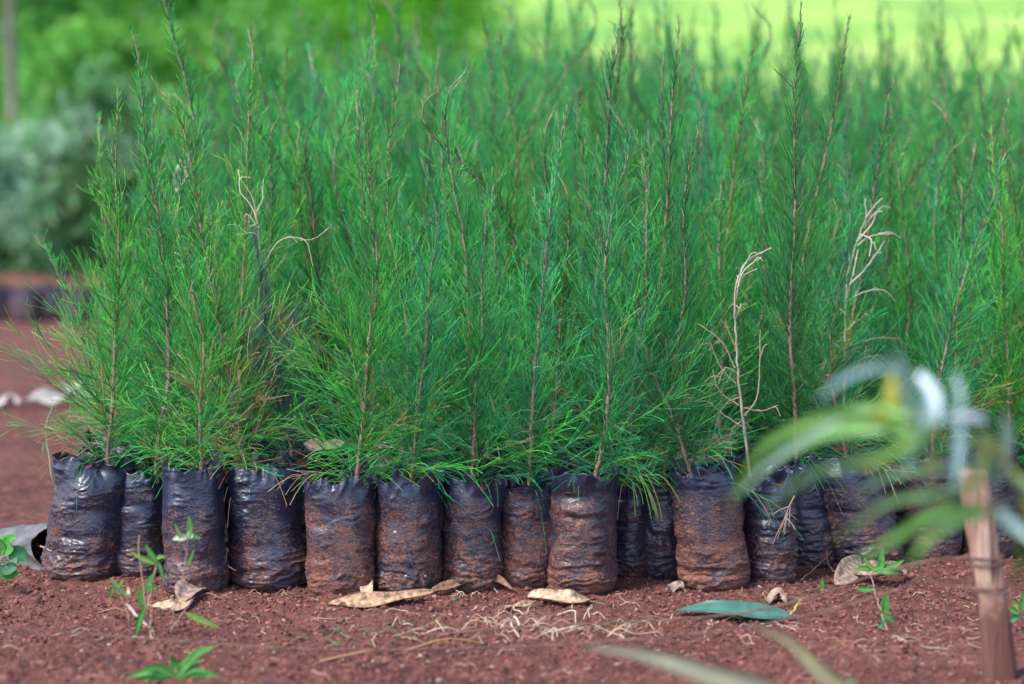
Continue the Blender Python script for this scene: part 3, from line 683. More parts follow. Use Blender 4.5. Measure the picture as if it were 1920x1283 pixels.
litter_leaf([(1568, 1100), (1590, 1090), (1612, 1072)], 48, (0.33, 0.23, 0.17), 'broad dry leaf standing up before the tilted bag', seed=8, hs=[.004, .012, .020], up=(0.3, -.8, .7), curl=.2)
litter_leaf([(1600, 1088), (1650, 1094), (1705, 1082)], 46, (0.36, 0.23, 0.17), 'crumpled brown leaf lying behind the green grass sprout', seed=9, curl=.7, wav=.004, hs=[.006, .01, .012])
litter_leaf([(1250, 1112), (1268, 1104), (1286, 1112)], 22, (0.32, 0.24, 0.21), 'small grey crumpled leaf at the left foot of the reddest bag', seed=10, curl=.1, wav=.005, hs=[.004, .007, .003], up=(.3, -.9, 1))
litter_leaf([(1435, 1132), (1458, 1122), (1478, 1132)], 24, (0.36, 0.26, 0.2), 'small curled brown leaf behind the green leaf on the soil', seed=11, curl=.1, wav=.005, hs=[.004, .007, .003], up=(-.3, -.9, 1))
gl = litter_leaf([(1484, 1157), (1420, 1160), (1330, 1158), (1262, 1146)], 66, (0.085, 0.235, 0.185), 'blue green eucalyptus leaf lying flat before the reddest bag', seed=12, mat=M_GLAUC, name='green_leaf', curl=.12, fold=.12, wav=.001, hs=[.008, .010, .010, .005], group=None, up=(0, -.28, 1))
st = tube_mesh('leaf_stalk', [[on(1478, 1157, .006), on(1492, 1150, .012), on(1502, 1140, .018)]], [(.0016, .0011)], (0.38, 0.42, 0.10)); o = obj('leaf_stalk', st, M_STRAW, gl)
litter_leaf([(598, 1262 - 70), (600, 1192), (640, 1188)], 12, (0.08, 0.04, 0.035), 'dark narrow leaf pressed into the soil before the fifth bag', seed=13, hs=[.002, .004, .003])
# leaves lying on the bags
def air_leaf(P, width, col, label, seed, up=(0, -.6, 1), curl=.3):
    it = blade(P, width, .2, 0, up, col, n=18, curl=curl, wav=.003, seed=seed)
    tag(obj('dry_leaf', blades_mesh('dry_leaf', [it]), M_DRY), label, 'leaf', 'dry leaves caught on the bag tops')
air_leaf([W(568, 832, 3.46), W(605, 842, 3.455), W(650, 828, 3.46)], .026, (0.46, 0.33, 0.24), 'tan dry leaf caught on the bag top between the bulging and the fifth bag', 21)
air_leaf([W(1262, 855, 3.47), W(1310, 868, 3.45), W(1345, 872, 3.46)], .024, (0.50, 0.37, 0.28), 'tan dry leaf resting on the top of the reddest bag', 22)
air_leaf([W(1300, 838, 3.52), W(1340, 832, 3.5), W(1395, 828, 3.52)], .03, (0.40, 0.36, 0.22), 'olive tan dry leaf lodged among stems above the reddest bag', 23)
air_leaf([W(1562, 890, 3.50), W(1577, 884, 3.49), W(1590, 890, 3.5)], .008, (0.55, 0.36, 0.25), 'tiny tan leaf on the soil of the tilted bag', 24)
air_leaf([W(1700, 868, 3.62), W(1740, 876, 3.6), W(1790, 866, 3.62)], .022, (0.55, 0.46, 0.38), 'pale dry leaf on the bag top left of the wooden stake', 25)
air_leaf([W(1715, 905, 3.6), W(1760, 890, 3.6)], .02, (0.33, 0.24, 0.19), 'dull brown leaf below the pale leaf by the wooden stake', 26)
# leaf caught in the stems at the left (white torn husk)
air_leaf([W(330, 360, 3.8), W(345, 310, 3.8), W(362, 262, 3.79)], .02, (0.55, 0.47, 0.45), 'pale pinkish dry leaf stuck high in the stems at the bed corner', 27, up=(0, -1, .2))

# straw and root bits
def straw():
    r = np.random.RandomState(31); L, Rr, Cc = [], [], []
    def bit(px, py, ln, w=.0007, a=None, bend=.5, lift=.012, c=None):
        p = on(px, py, 0.002); a = r.uniform(0, 2 * pi) if a is None else a
        pts = [p]; x, y = p[0], p[1]
        for k in range(4):
            a += r.normal(0, bend); x += cos(a) * ln / 4; y += sin(a) * ln / 4 * .8
            pts.append(np.array([x, y, float(ghf(np.array(x), np.array(y))) + .001 + lift * r.rand() * (k < 3)]))
        L.append(spline(pts, 14)); Rr.append(np.linspace(w, w * .6, 14)); Cc.append(c if c is not None else np.array([(0.55, 0.40, 0.27), (0.42, 0.26, 0.16), (0.65, 0.53, 0.42), (0.33, 0.17, 0.11)])[r.randint(4)])
    for k in range(60): bit(r.normal(1010, 120), r.normal(1180, 12), r.uniform(.02, .10), r.uniform(.0004, .0011))
    for k in range(90): bit(r.uniform(0, 1920), r.uniform(1115, 1280), r.uniform(.008, .05), r.uniform(.0003, .0007), lift=.004)
    for k in range(26): bit(r.normal(1690, 80), r.normal(1195, 12), r.uniform(.015, .05), r.uniform(.0004, .0008), lift=.005)
    for k in range(14): bit(r.normal(660, 60), r.normal(1205, 10), r.uniform(.02, .07), .0006, lift=.01, c=np.array((.16, .2, .09)))
    for k in range(26): bit(r.uniform(480, 1700), r.uniform(1108, 1128), r.uniform(.01, .04), .0005, lift=.006)
    for k in range(150):
        bit(r.uniform(0, 1920), r.uniform(1100, 1270), r.uniform(.004, .012), r.uniform(.0006, .0013), lift=.002, c=np.array([(.42, .28, .2), (.5, .38, .3), (.22, .12, .09)])[r.randint(3)])
    for k in range(60): bit(r.uniform(0, 1920), r.uniform(1110, 1230), r.uniform(.02, .07), r.uniform(.0003, .0006), lift=.005)
    bit(600, 1245, .24, .0013, a=.35, bend=.12, c=np.array((.5, .27, .13))); bit(960, 1170, .11, .0016, a=-.6, bend=.6, lift=.02, c=np.array((.66, .5, .36)))
    bit(1020, 1190, .12, .0014, a=0.1, bend=.5, lift=.01, c=np.array((.6, .5, .42))); bit(1140, 1195, .07, .0012, a=.8, bend=.4, c=np.array((.62, .46, .33)))
    V, Q_ = tubes(np.stack(L), np.stack(Rr), 4, 2); return mesh('straw', V, Q_, True, np.repeat(np.array(Cc), 14 * 4, 0))
tag(obj('straw_litter', straw(), M_STRAW), 'scattered pale straw, roots and twig bits on the soil', 'litter', kind='stuff')

# twigs one can tell apart
def twig(lines, radii, col, label, name='twig', group=None):
    return tag(obj(name, tube_mesh(name, lines, radii, col), M_STRAW), label, 'twig', group)
twig([[on(-20, 1066, .01), on(60, 1052, .022), W(98, 1033, 3.36)]], [(.0013, .0009)], (0.42, 0.30, 0.22), 'thin pale twig leaning against the left foot of the first bag')
twig([[on(238, 1142, .01), on(262, 1162, .006), on(292, 1196, .003)]], [(.0030, .0018)], (0.34, 0.25, 0.24), 'thick grey twig lying among the grass sprouts')
twig([[on(1575, 1088, .004), on(1555, 1076, .014), on(1548, 1060, .03)], [on(1500, 1094, .004), on(1530, 1078, .012), on(1560, 1062, .02)]], [(.0011, .0008), (.0012, .0008)], (0.34, 0.17, 0.12), 'crossed thin red brown twigs at the foot of the tilted bag')
# dry needle sprigs on the bags
def sprig(base, dirv, n, ln, seed, col, label, droop=.9, stemlen=.09):
    r = np.random.RandomState(seed); base = np.array(base); d = np.array(dirv, float); d /= np.linalg.norm(d)
    L = [spline([base, base + d * stemlen * .5 + np.array([0, 0, .004]), base + d * stemlen], 16)]; R = [np.linspace(.0012, .0007, 16)]
    for k in range(n):
        s = base + d * stemlen * r.uniform(.15, .95); q = norm(d * .8 + r.normal(size=3) * np.array([.4, .12, .5])); l = ln * r.uniform(.5, 1)
        L.append(spline([s, s + q * l * .5, s + q * l * .85 + np.array([0, 0, -droop * l * .5])], 16)); R.append(np.linspace(.0007, .0005, 16))
    V, Q_ = tubes(np.stack(L), np.stack(R), 4, seed); c = np.array(col) * r.uniform(.8, 1.2, (len(L), 1))
    return tag(obj('dry_sprig', mesh('dry_sprig', V, Q_, True, np.repeat(c, 64, 0)), M_STRAW), label, 'sprig', 'dry needle sprigs hanging on the bags')
sprig(W(442, 1070, 3.325), (-1, 0, .45), 11, .06, 1, (0.30, 0.25, 0.15), 'dry curled needle sprig hanging before the third bag', .9, .085)
sprig(W(1490, 930, 3.35), (-.4, 0, -1), 7, .05, 2, (0.42, 0.30, 0.22), 'dry twiggy sprig hanging on the dull bag right of the reddest bag', .2, .05)
# dead roots drooping over the fourth bag
def hang(px, py, Yd, n, seed, cols, label, lmin=.03, lmax=.09, sp=70):
    r = np.random.RandomState(seed); L, R, Cc = [], [], []
    for k in range(n):
        a = W(px + r.normal(0, sp * .15), py + r.normal(0, 6), Yd + .02); dx = r.normal(0, sp) / 1333; l = r.uniform(lmin, lmax)
        b = a + np.array([dx * .6, -.035, r.uniform(0, .012)]); c = a + np.array([dx, -.048, -l * .5]); e = a + np.array([dx * 1.15, -.05, -l])
        L.append(spline([a, b, c, e], 16)); R.append(np.linspace(.0009, .00055, 16)); Cc.append(np.array(cols[r.randint(len(cols))]) * r.uniform(.8, 1.2))
    V, Q_ = tubes(np.stack(L), np.stack(R), 4, seed)
    return tag(obj('hanging_sprig', mesh('hanging_sprig', V, Q_, True, np.repeat(np.array(Cc), 64, 0)), M_STRAW), label, 'sprig', 'dry needle sprigs hanging on the bags')
hang(465, 885, 3.36, 16, 4, [(0.42, 0.28, 0.2), (0.5, 0.38, 0.28), (.18, .22, .06)], 'dead brown roots hanging over the bulging fourth bag', .02, .09, 42)
hang(790, 905, 3.36, 18, 5, [(0.13, 0.26, 0.12), (0.10, 0.24, 0.08), (.2, .28, .12)], 'green needle spray drooping over the sixth bag', .02, .07, 32)
hang(1180, 900, 3.36, 14, 6, [(0.10, 0.30, 0.07), (0.16, 0.3, 0.06), (.3, .2, .1)], 'green needle spray drooping between the ninth and the reddest bag', .02, .06, 40)

# ------------------------------------------------------------------ small plants in front
def grass_plant(name, stems, leaves, label, cat, group=None, scol=(0.36, 0.22, 0.17), r0=.0011, mat=M_LEAF):
    base = np.array(stems[0][0]); t = empty(name, base, 0, label, cat, group)
    rel = lambda L: [np.array(p) - base for p in L]
    obj('stem', tube_mesh('stem', [rel(s) for s in stems], [(r0, r0 * .6)] * len(stems), scol, jit=.0008), M_STRAW, t)
    for k, (L, w, c) in enumerate(leaves):
        obj('leaf', blades_mesh('leaf', [blade(rel(L), w, .35, 0, (0, -1, .4), c, n=12, seed=k)]), mat, t)
    return t
LG = (0.10, 0.36, 0.075); YG = (0.22, 0.42, 0.07); PALE = (0.62, 0.66, 0.52)
Yw = 3.02
grass_plant('grass_sprout',
 [[on(245, 1262, 0), W(244, 1230, Yw), W(242, 1160, Yw), W(240, 1112, Yw)], [W(242, 1160, Yw), W(228, 1120, Yw), W(208, 1100, Yw)]],
 [([W(242, 1125, Yw), W(241, 1115, Yw - .01), W(240, 1100, Yw)], .006, (0.55, .5, .34)), ([W(236, 1118, Yw), W(222, 1100, Yw), W(205, 1082, Yw)], .008, (0.2, .36, .16)), ([W(214, 1100, Yw), W(210, 1110, Yw), W(206, 1122, Yw)], .005, LG), ([W(218, 1104, Yw), W(226, 1095, Yw), W(232, 1085, Yw)], .004, YG)],
 'short broken grass sprout, leftmost in front of the second bag', 'grass sprout', 'grass sprouts on the bare soil')
grass_plant('grass_sprout',
 [[on(300, 1240, 0), W(284, 1190, Yw), W(276, 1140, Yw), W(266, 1080, Yw), W(262, 1030, Yw), W(261, 1004, Yw)], [W(276, 1140, Yw), W(286, 1095, Yw), W(295, 1052, Yw)], [W(284, 1190, Yw), W(290, 1230, Yw - .01), on(305, 1250, 0)], [W(284, 1130, Yw), W(284, 1160, Yw), W(278, 1200, Yw)]],
 [([W(294, 1056, Yw), W(284, 1040, Yw), W(272, 1020, Yw)], .008, LG), ([W(292, 1058, Yw), W(268, 1048, Yw), W(243, 1034, Yw)], .008, YG), ([W(295, 1052, Yw), W(302, 1070, Yw), W(308, 1096, Yw)], .006, (.12, .38, .14)), ([W(276, 1112, Yw), W(280, 1090, Yw), W(288, 1075, Yw)], .008, LG), ([W(272, 1140, Yw), W(264, 1120, Yw), W(259, 1098, Yw)], .009, LG), ([W(271, 1138, Yw), W(262, 1165, Yw), W(253, 1198, Yw)], .009, LG), ([W(270, 1134, Yw), W(262, 1132, Yw), W(254, 1134, Yw)], .006, YG), ([W(280, 1096, Yw), W(288, 1102, Yw), W(294, 1106, Yw)], .008, LG), ([W(294, 1048, Yw), W(302, 1044, Yw), W(312, 1046, Yw)], .005, YG)],
 'branching grass sprout with bare tan stalk in front of the second bag', 'grass sprout', 'grass sprouts on the bare soil', (0.42, 0.27, 0.18), .0014)
grass_plant('grass_sprout',
 [[on(318, 1262, 0), W(320, 1200, Yw), W(328, 1140, Yw), W(340, 1090, Yw), W(350, 1050, Yw), W(352, 1010, Yw)], [W(320, 1180, Yw), W(340, 1155, Yw), W(364, 1122, Yw)], [W(352, 1040, Yw), W(345, 1022, Yw), W(338, 1012, Yw)]],
 [([W(353, 1010, Yw), W(356, 990, Yw), W(354, 966, Yw)], .008, LG), ([W(350, 1008, Yw), W(362, 1006, Yw), W(376, 1010, Yw)], .007, LG), ([W(350, 1010, Yw), W(336, 1008, Yw), W(323, 1012, Yw)], .011, PALE), ([W(354, 1010, Yw), W(357, 1002, Yw), W(358, 994, Yw)], .009, PALE), ([W(346, 1018, Yw), W(336, 1000, Yw), W(327, 980, Yw)], .006, (.2, .36, .14)), ([W(348, 1150, Yw), W(374, 1162, Yw), W(414, 1178, Yw)], .009, (.22, .36, .08)), ([W(352, 1060, Yw), W(358, 1045, Yw), W(364, 1030, Yw)], .004, LG)],
 'tall thin grass sprout with white flecked tip in front of the third bag', 'grass sprout', 'grass sprouts on the bare soil', (0.33, 0.2, 0.19))
Yt = 2.83
b0 = G(330, 1275)
r = np.random.RandomState(9); lv = []
tips = [(235, 1272), (262, 1258), (405, 1212), (378, 1240), (390, 1262), (345, 1296), (300, 1290), (370, 1290), (250, 1285), (320, 1230), (420, 1275)]
for x, y in tips:
    lv.append(([b0 + np.array([0, 0, .004]), W(330 + (x - 330) * .5, 1268 + (y - 1268) * .55 - 10, b0[1]), W(x, y, b0[1] - .02 * r.rand())], .011, (0.11, 0.36, 0.08)))
grass_plant('grass_tuft', [[b0, b0 + np.array([0, 0, .012])]], lv, 'bright green grass tuft at the bottom edge below the sprouts', 'grass tuft')
Yr = 3.22
grass_plant('grass_sprout',
 [[on(1662, 1185, 0), W(1650, 1140, 3.1), W(1640, 1105, 3.12), W(1632, 1070, 3.15)]],
 [([W(1634, 1068, 3.15), W(1650, 1062, 3.15), W(1655, 1028, 3.15)], .010, LG), ([W(1634, 1068, 3.15), W(1672, 1062, 3.15), W(1696, 1050, 3.15)], .010, LG), ([W(1634, 1068, 3.15), W(1615, 1066, 3.15), W(1604, 1070, 3.15)], .008, LG), ([W(1640, 1072, 3.15), W(1670, 1072, 3.14), W(1690, 1074, 3.15)], .009, LG), ([W(1636, 1068, 3.15), W(1626, 1055, 3.15), W(1620, 1045, 3.15)], .006, YG), ([W(1640, 1105, 3.12), W(1620, 1106, 3.12), W(1602, 1104, 3.12)], .008, LG), ([W(1658, 1155, 3.05), W(1660, 1130, 3.05), W(1662, 1108, 3.05)], .011, LG), ([W(1656, 1150, 3.05), W(1668, 1160, 3.05), W(1676, 1168, 3.05)], .009, LG), ([W(1654, 1160, 3.05), W(1652, 1172, 3.05), W(1645, 1178, 3.05)], .008, (.1, .3, .14))],
 'green grass sprout on a brown stalk before the tilted bag', 'grass sprout', 'grass sprouts on the bare soil')
grass_plant('grass_sprout',
 [[on(1930, 1180, 0), W(1915, 1150, 3.0), W(1905, 1135, 3.0)]],
 [([W(1915, 1150, 3.0), W(1900, 1146, 3.0), W(1890, 1140, 3.0)], .009, LG), ([W(1912, 1150, 3.0), W(1900, 1162, 3.0), W(1888, 1166, 3.0)], .010, (.12, .34, .16)), ([W(1915, 1145, 3.0), W(1918, 1125, 3.0), W(1914, 1110, 3.0)], .008, LG), ([W(1910, 1140, 3.0), W(1905, 1135, 3.0), W(1898, 1126, 3.0)], .008, YG)],
 'small green grass sprout right of the wooden stake', 'grass sprout', 'grass sprouts on the bare soil')
grass_plant('grass_shoot', [[on(976 + 565, 1108, 0), on(1541, 1104, .004)]], [([on(1541, 1106, 0), on(1541, 1106, .012), on(1542, 1106, .022)], .006, LG)], 'single tiny green blade before the clean blue black bag', 'grass blade')
# broad leaved weed at the left edge
Yl = 3.30; wb = on(-10, 1085, 0)
def broad(L, w, c, s): return (L, w, c)
grass_plant('broad_leaf_weed',
 [[wb, W(0, 1060, Yl), W(8, 1030, Yl)], [W(0, 1060, Yl), W(30, 1052, Yl)]],
 [([W(4, 1042, Yl), W(18, 1014, Yl), W(32, 1008, Yl - .01)], .026, (0.13, 0.42, 0.10)), ([W(4, 1042, Yl), W(-10, 1020, Yl), W(-24, 1002, Yl)], .024, (.14, .42, .10)), ([W(18, 1050, Yl), W(36, 1040, Yl), W(52, 1054, Yl)], .026, (.10, .34, .14)), ([W(0, 1056, Yl), W(14, 1066, Yl), W(34, 1062, Yl)], .022, (.09, .28, .14)), ([W(-4, 1070, Yl), W(16, 1078, Yl), W(40, 1076, Yl)], .016, (.10, .3, .08))],
 'broad leaved green weed at the left edge beside the fallen bag', 'weed')
# leaning pale grass stalk left of the first bag
grass_plant('grass_stalk', [[on(110, 1040, 0) + np.array([0, .35, 0]), W(108, 920, 3.6), W(92, 850, 3.6), W(88, 800, 3.6), W(100, 760, 3.6)]], [([W(92, 850, 3.6), W(82, 830, 3.6), W(78, 860, 3.6)], .005, (.3, .36, .2))], 'thin arching grey green stalk rising left of the first bag', 'grass stalk', None, (.24, .3, .17), .0018)

# ------------------------------------------------------------------ fallen bag
def fallen_bag():
    r = np.random.RandomState(4); NU, NV = 120, 60; u = np.linspace(0, 2 * pi, NU, endpoint=False)
    rows = []
    for inside in (0, 1):
        for k in range(NV):
            t = k / (NV - 1); t = 1 - t if inside else t
            z = t * 0.105; prof = 0.35 + 0.65 * min(1, t / .35) ** .5
            rad = .036 * prof * (1 + .14 * noise(np.stack([np.cos(u) * 1.4, np.sin(u) * 1.4, np.full(NU, z * 18)], -1)))
            rad = rad + .0022 * (1 - 2 * np.abs(noise(np.stack([np.cos(u) * 2.6, np.sin(u) * 2.6 + 4, np.full(NU, z * 45)], -1))))
            rad = rad - (.0008 if inside else 0)
            zz = z + .016 * noise(np.stack([np.cos(u) * .9 + 2, np.sin(u) * .9, u * 0], -1)) * t
            rows.append(np.stack([rad * np.cos(u), rad * np.sin(u) * .86, zz], -1))
    V = np.concatenate(rows); n = len(rows); idx = np.arange(n * NU).reshape(n, NU); a, b = idx[:-1], idx[1:]
    me = mesh('fallen_bag', V, np.stack([a, np.roll(a, -1, 1), np.roll(b, -1, 1), b], -1).reshape(-1, 4))
    return me
m, nt, p = new_mat('dusty_grey_film'); tc = N(nt, 'TexCoord').outputs['Object']
nz = ntex(nt, tc, 40, 4, .6); nt.links.new(ramp(nt, nz, [(.35, (.05, .05, .06)), (.6, (.15, .14, .145)), (.75, (.17, .09, .07))]), p.inputs['Base Color'])
p.inputs['Roughness'].default_value = .42; bump(nt, p, ntex(nt, tc, 110, 4, .6, None, 1.0), .5, .003); M_GBAG = m
fb = obj('fallen_bag', fallen_bag(), M_GBAG); q = on(28, 1062, 0)
_a = W(-14, 1036, 3.60); fb.scale = (1.35, 1.35, 1.35); _b = W(84, 1012, 3.50); fb.location = tuple(_a); fb.rotation_mode = 'QUATERNION'
fb.rotation_quaternion = Vector((.80, -.58, .10)).to_track_quat('Z', 'Y')
X, Y = np.meshgrid(np.linspace(0, 2 * pi, 40, endpoint=False), np.linspace(0.02, 1, 12)); Zs = .062 + .006 * n2(X * 3, Y, 2.0) - .02 * Y ** 4
idx = np.arange(X.size).reshape(X.shape); a_, b_ = idx[:-1], idx[1:]
obj('soil', mesh('plug', np.stack([.0335 * Y * np.cos(X), .0285 * Y * np.sin(X), Zs], -1).reshape(-1, 3), np.stack([a_, np.roll(a_, -1, 1), np.roll(b_, -1, 1), b_], -1).reshape(-1, 4)), M_SOIL, fb)
tag(fb, 'grey soil filled plastic bag lying on its side at the left edge, mouth open', 'plastic bag')

# ------------------------------------------------------------------ wooden stake and wires
YS = G(1868, 1283)[1]
def stake():
    base = W(1877, 1292, YS); top = W(1827, 884, YS); n = 60; r = np.random.RandomState(2); M_ = 40
    rows = []
    for k in range(n):
        t = k / (n - 1); c = base * (1 - t) + top * t; c = c + np.array([.002 * sin(t * 5), 0, 0])
        u = np.linspace(0, 2 * pi, M_, endpoint=False)
        rx, ry = .0180 - .0018 * t + .0010 * sin(t * 9), .015
        cu, su = np.cos(u), np.sin(u); pw = 0.62
        x = np.sign(cu) * np.abs(cu) ** pw * rx; y = np.sign(su) * np.abs(su) ** pw * ry
        k2 = 1 + .05 * noise(np.stack([cu * 3, su * 3, np.full(M_, t * 1.2)], -1)) + .035 * noise(np.stack([cu * 9, su * 9, np.full(M_, t * 3)], -1))
        z = c[2] + np.zeros(M_)
        if k >= n - 2: z = z + .006 * noise(np.stack([cu * 2, su * 2, u * 0 + 3], -1))
        rows.append(np.stack([c[0] + x * k2, c[1] + y * k2, z], -1) - base)
    last = rows[-1]
    for f in (.6, .2, .01): q = last.mean(0) * (1 - f) + last * f; q[:, 2] += .003 * (1 - f); rows.append(q)
    V = np.concatenate(rows); nr = len(rows); idx = np.arange(nr * M_).reshape(nr, M_); a, b = idx[:-1], idx[1:]
    return mesh('stake', V, np.stack([a, np.roll(a, -1, 1), np.roll(b, -1, 1), b], -1).reshape(-1, 4)), base
sm, sb = stake()
m, nt, p = new_mat('split_wood'); tc = N(nt, 'TexCoord').outputs['Object']
mp = N(nt, 'Mapping'); nt.links.new(tc, mp.inputs[0]); mp.inputs['Scale'].default_value = (1, 1, .07); mp.inputs['Rotation'].default_value = (0, -.085, 0)
gr = ntex(nt, mp.outputs[0], 190, 5, .65); bl = ntex(nt, mp.outputs[0], 45, 3, .5)
wc = ramp(nt, gr, [(.34, (.20, .09, .06)), (.5, (.44, .26, .19)), (.64, (.64, .46, .37))]); wc = mixc(nt, ramp(nt, bl, [(.47, 0.), (.56, .75)]), wc, (.26, .12, .08)); ck = ntex(nt, mp.outputs[0], 85, 2, .4); wc = mixc(nt, ramp(nt, ck, [(.60, 0.), (.64, .85)]), wc, (.05, .025, .02))
sep = N(nt, 'SeparateXYZ'); nt.links.new(tc, sep.inputs[0])
hz = math_(nt, 'ADD', sep.outputs[2], math_(nt, 'MULTIPLY', ntex(nt, tc, 60, 4, .6), .10))
mud = ramp(nt, hz, [(.135, 1.0), (.175, 0.0)])
nt.links.new(mixc(nt, math_(nt, 'MULTIPLY', mud, .88), wc, (.13, .045, .035)), p.inputs['Base Color']); p.inputs['Roughness'].default_value = .85
bump(nt, p, math_(nt, 'SUBTRACT', gr, math_(nt, 'MULTIPLY', ck, .8)), 1.0, .005)
so_ = obj('wooden_stake', sm, m); so_.location = sb; tag(so_, 'split wooden stake driven into the soil at the right, mud stained below', 'stake')
m, nt, p = new_mat('rusty_wire'); tc = N(nt, 'TexCoord').outputs['Object']
nt.links.new(ramp(nt, ntex(nt, tc, 90, 3), [(.35, (.085, .045, .04)), (.65, (.20, .105, .085))]), p.inputs['Base Color']); p.inputs['Roughness'].default_value = .8; M_WIRE = m
def wire(lines, label, rad=.0013):
    P = np.stack([spline(l, 90, .00025, i) for i, l in enumerate(lines)]); V, Q_ = tubes(P, np.full(P.shape[:2], rad), 8, 3)
    tag(obj('wire', mesh('wire', V, Q_), M_WIRE), label, 'wire', 'rusty wires tied to the stake')
def loop(py, dy):
    c = W(1849 + (py - 1060) * .10, py, YS); out = []
    for k in range(13):
        a = 2 * pi * k / 12; out.append(c + np.array([.0215 * cos(a), .0180 * sin(a), .001 * sin(a) + dy * k / 12]))
    return out
wl = [W(1812, 1045, YS - .018), W(1740, 1052, YS), W(1640, 1078, YS + .02), W(1500, 1126, YS + .05), W(1350, 1155, YS + .08), W(1150, 1168, YS + .12), W(960, 1178, YS + .13), on(820, 1188, .002)]
wire([wl, loop(1046, .004), loop(1058, .003)], 'upper rusty wire running from the wooden stake down to the soil')
wl = [W(1818, 1102, YS - .018), W(1760, 1096, YS), W(1722, 1082, YS), W(1700, 1098, YS), W(1600, 1132, YS + .02), W(1480, 1160, YS + .04), W(1300, 1190, YS + .05), W(950, 1214, YS + .06), W(600, 1218, YS + .06), W(300, 1200, YS + .08), W(0, 1176, YS + .1), W(-300, 1150, YS + .1)]
wire([wl, loop(1102, .003)], 'lower rusty wire slung from the wooden stake across the whole foreground')

# ------------------------------------------------------------------ blurred sapling in the foreground
GL = (0.42, 0.60, 0.54); GM = (0.20, 0.44, 0.10); OL = (0.30, 0.31, 0.03); GLL = (0.70, 0.80, 0.82)
YF = 1.86
fbp = np.array([W(1960, 1283, YF)[0] + .03, YF + .02, 0.0])
ft = empty('sapling', fbp, 0, 'blurred eucalyptus sapling arching in from the right before the wooden stake', 'sapling')
rel = lambda L: [np.array(p_) - fbp for p_ in L]
hub = W(1832, 800, YF)
obj('stem', tube_mesh('stem', [rel([fbp, W(1990, 1150, YF), W(1940, 960, YF), W(1880, 850, YF), hub]), rel([W(1880, 850, YF), W(1800, 830, YF), W(1700, 800, YF)]), rel([W(1940, 960, YF), W(1880, 940, YF), W(1800, 950, YF)])], [(.004, .002), (.002, .001), (.002, .001)], (.22, .2, .08)), M_STRAW, ft)
FL = [
 ([(1760, 800), (1640, 765), (1500, 800), (1420, 850), (1362, 962)], 44, GM, .2), ([(1620, 760), (1500, 830), (1430, 880), (1375, 940)], 30, (.34, .52, .36), 0),
 ([(1740, 815), (1640, 800), (1560, 810), (1480, 850)], 60, (0.16, 0.40, 0.09), -.2), ([(1770, 830), (1620, 860), (1500, 900), (1440, 960)], 34, (.19, .36, .13), .3),
 ([(1712, 790), (1700, 740), (1690, 690), (1668, 655)], 46, GL, 0), ([(1640, 790), (1668, 760), (1672, 690)], 60, OL, .5), ([(1700, 700), (1640, 690), (1580, 712), (1530, 755)], 30, GL, .2),
 ([(1726, 690), (1740, 760), (1712, 840), (1690, 885)], 50, GL, 0.3), ([(1722, 700), (1752, 745), (1756, 800)], 46, GLL, 0),
 ([(1850, 790), (1825, 782), (1790, 780), (1765, 792)], 30, (.70, .78, .84), 0), ([(1800, 790), (1798, 850), (1790, 920)], 44, GL, 0), ([(1838, 800), (1842, 850), (1836, 915)], 50, (.34, .52, .34), .2), ([(1882, 775), (1888, 830), (1880, 900)], 40, GL, .3),
 ([(1840, 810), (1860, 850), (1866, 920)], 36, (.2, .36, .16), .3), ([(1760, 850), (1745, 880), (1735, 900)], 50, OL, .5), ([(1850, 845), (1835, 880), (1812, 930)], 40, (.26, .30, .05), 0),
 ([(1860, 900), (1760, 925), (1660, 945), (1560, 1020)], 38, (.15, .30, .12), .3), ([(1850, 950), (1760, 960), (1690, 1000), (1590, 1066)], 40, GM, .2), ([(1870, 960), (1800, 975), (1740, 1010), (1700, 1068)], 36, GM, -.2),
 ([(1830, 880), (1730, 880), (1650, 900), (1600, 940)], 30, (.2, .36, .2), .1), ([(1870, 955), (1900, 985), (1940, 1020)], 44, GL, 0), ([(1900, 880), (1925, 930), (1935, 990)], 46, OL, .3),
 ([(1700, 815), (1600, 780), (1530, 785), (1450, 830)], 26, (.30, .52, .08), .2), ([(1790, 700), (1800, 745), (1790, 800)], 26, GL, .1), ([(1760, 800), (1700, 830), (1640, 870), (1590, 880)], 26, (.32, .50, .06), -.2),
 ([(1915, 1000), (1910, 1060), (1902, 1115)], 34, (.14, .3, .06), 0), ([(1880, 900), (1915, 900), (1950, 930)], 44, GM, 0)]
rr = np.random.RandomState(77)
for k, (L, w, c, tw) in enumerate(FL):
    yd = YF + rr.uniform(-.16, .12); P = [W(x, y, YF + (yd - YF) * j / (len(L) - 1)) for j, (x, y) in enumerate(L)]
    obj('leaf', blades_mesh('leaf', [blade(rel(P), w * .62 / (FPX / YF), .25, tw, (0, -1, .3), c, n=16, seed=k)]), M_GLAUC, ft)
# two long blades reaching up from below the frame
def low_blade(pts, Yd, w, c, label):
    P = [W(x, y, Yd) for x, y in pts]; base = np.array([P[0][0] + .05, Yd - .02, 0.0])
    t = empty('grass_stalk', base, 0, label, 'grass blade')
    obj('leaf', blades_mesh('leaf', [blade([base - base] + [p_ - base for p_ in P], w, .25, 0, (0, -1, .3), c, n=18)]), M_GLAUC, t)
low_blade([(1600, 1330), (1540, 1265), (1480, 1205), (1418, 1178)], 2.2, .022, (.38, .36, .20), 'blurred olive grass blade pointing up left from the bottom edge')
low_blade([(1480, 1340), (1330, 1268), (1200, 1228), (1090, 1212)], 2.15, .026, (.34, .34, .24), 'blurred greyish grass blade reaching far left along the bottom edge')
low_blade([(1610, 1330), (1600, 1290), (1588, 1264)], 2.45, .018, (.22, .46, .30), 'small pale green leaf tip at the bottom edge')

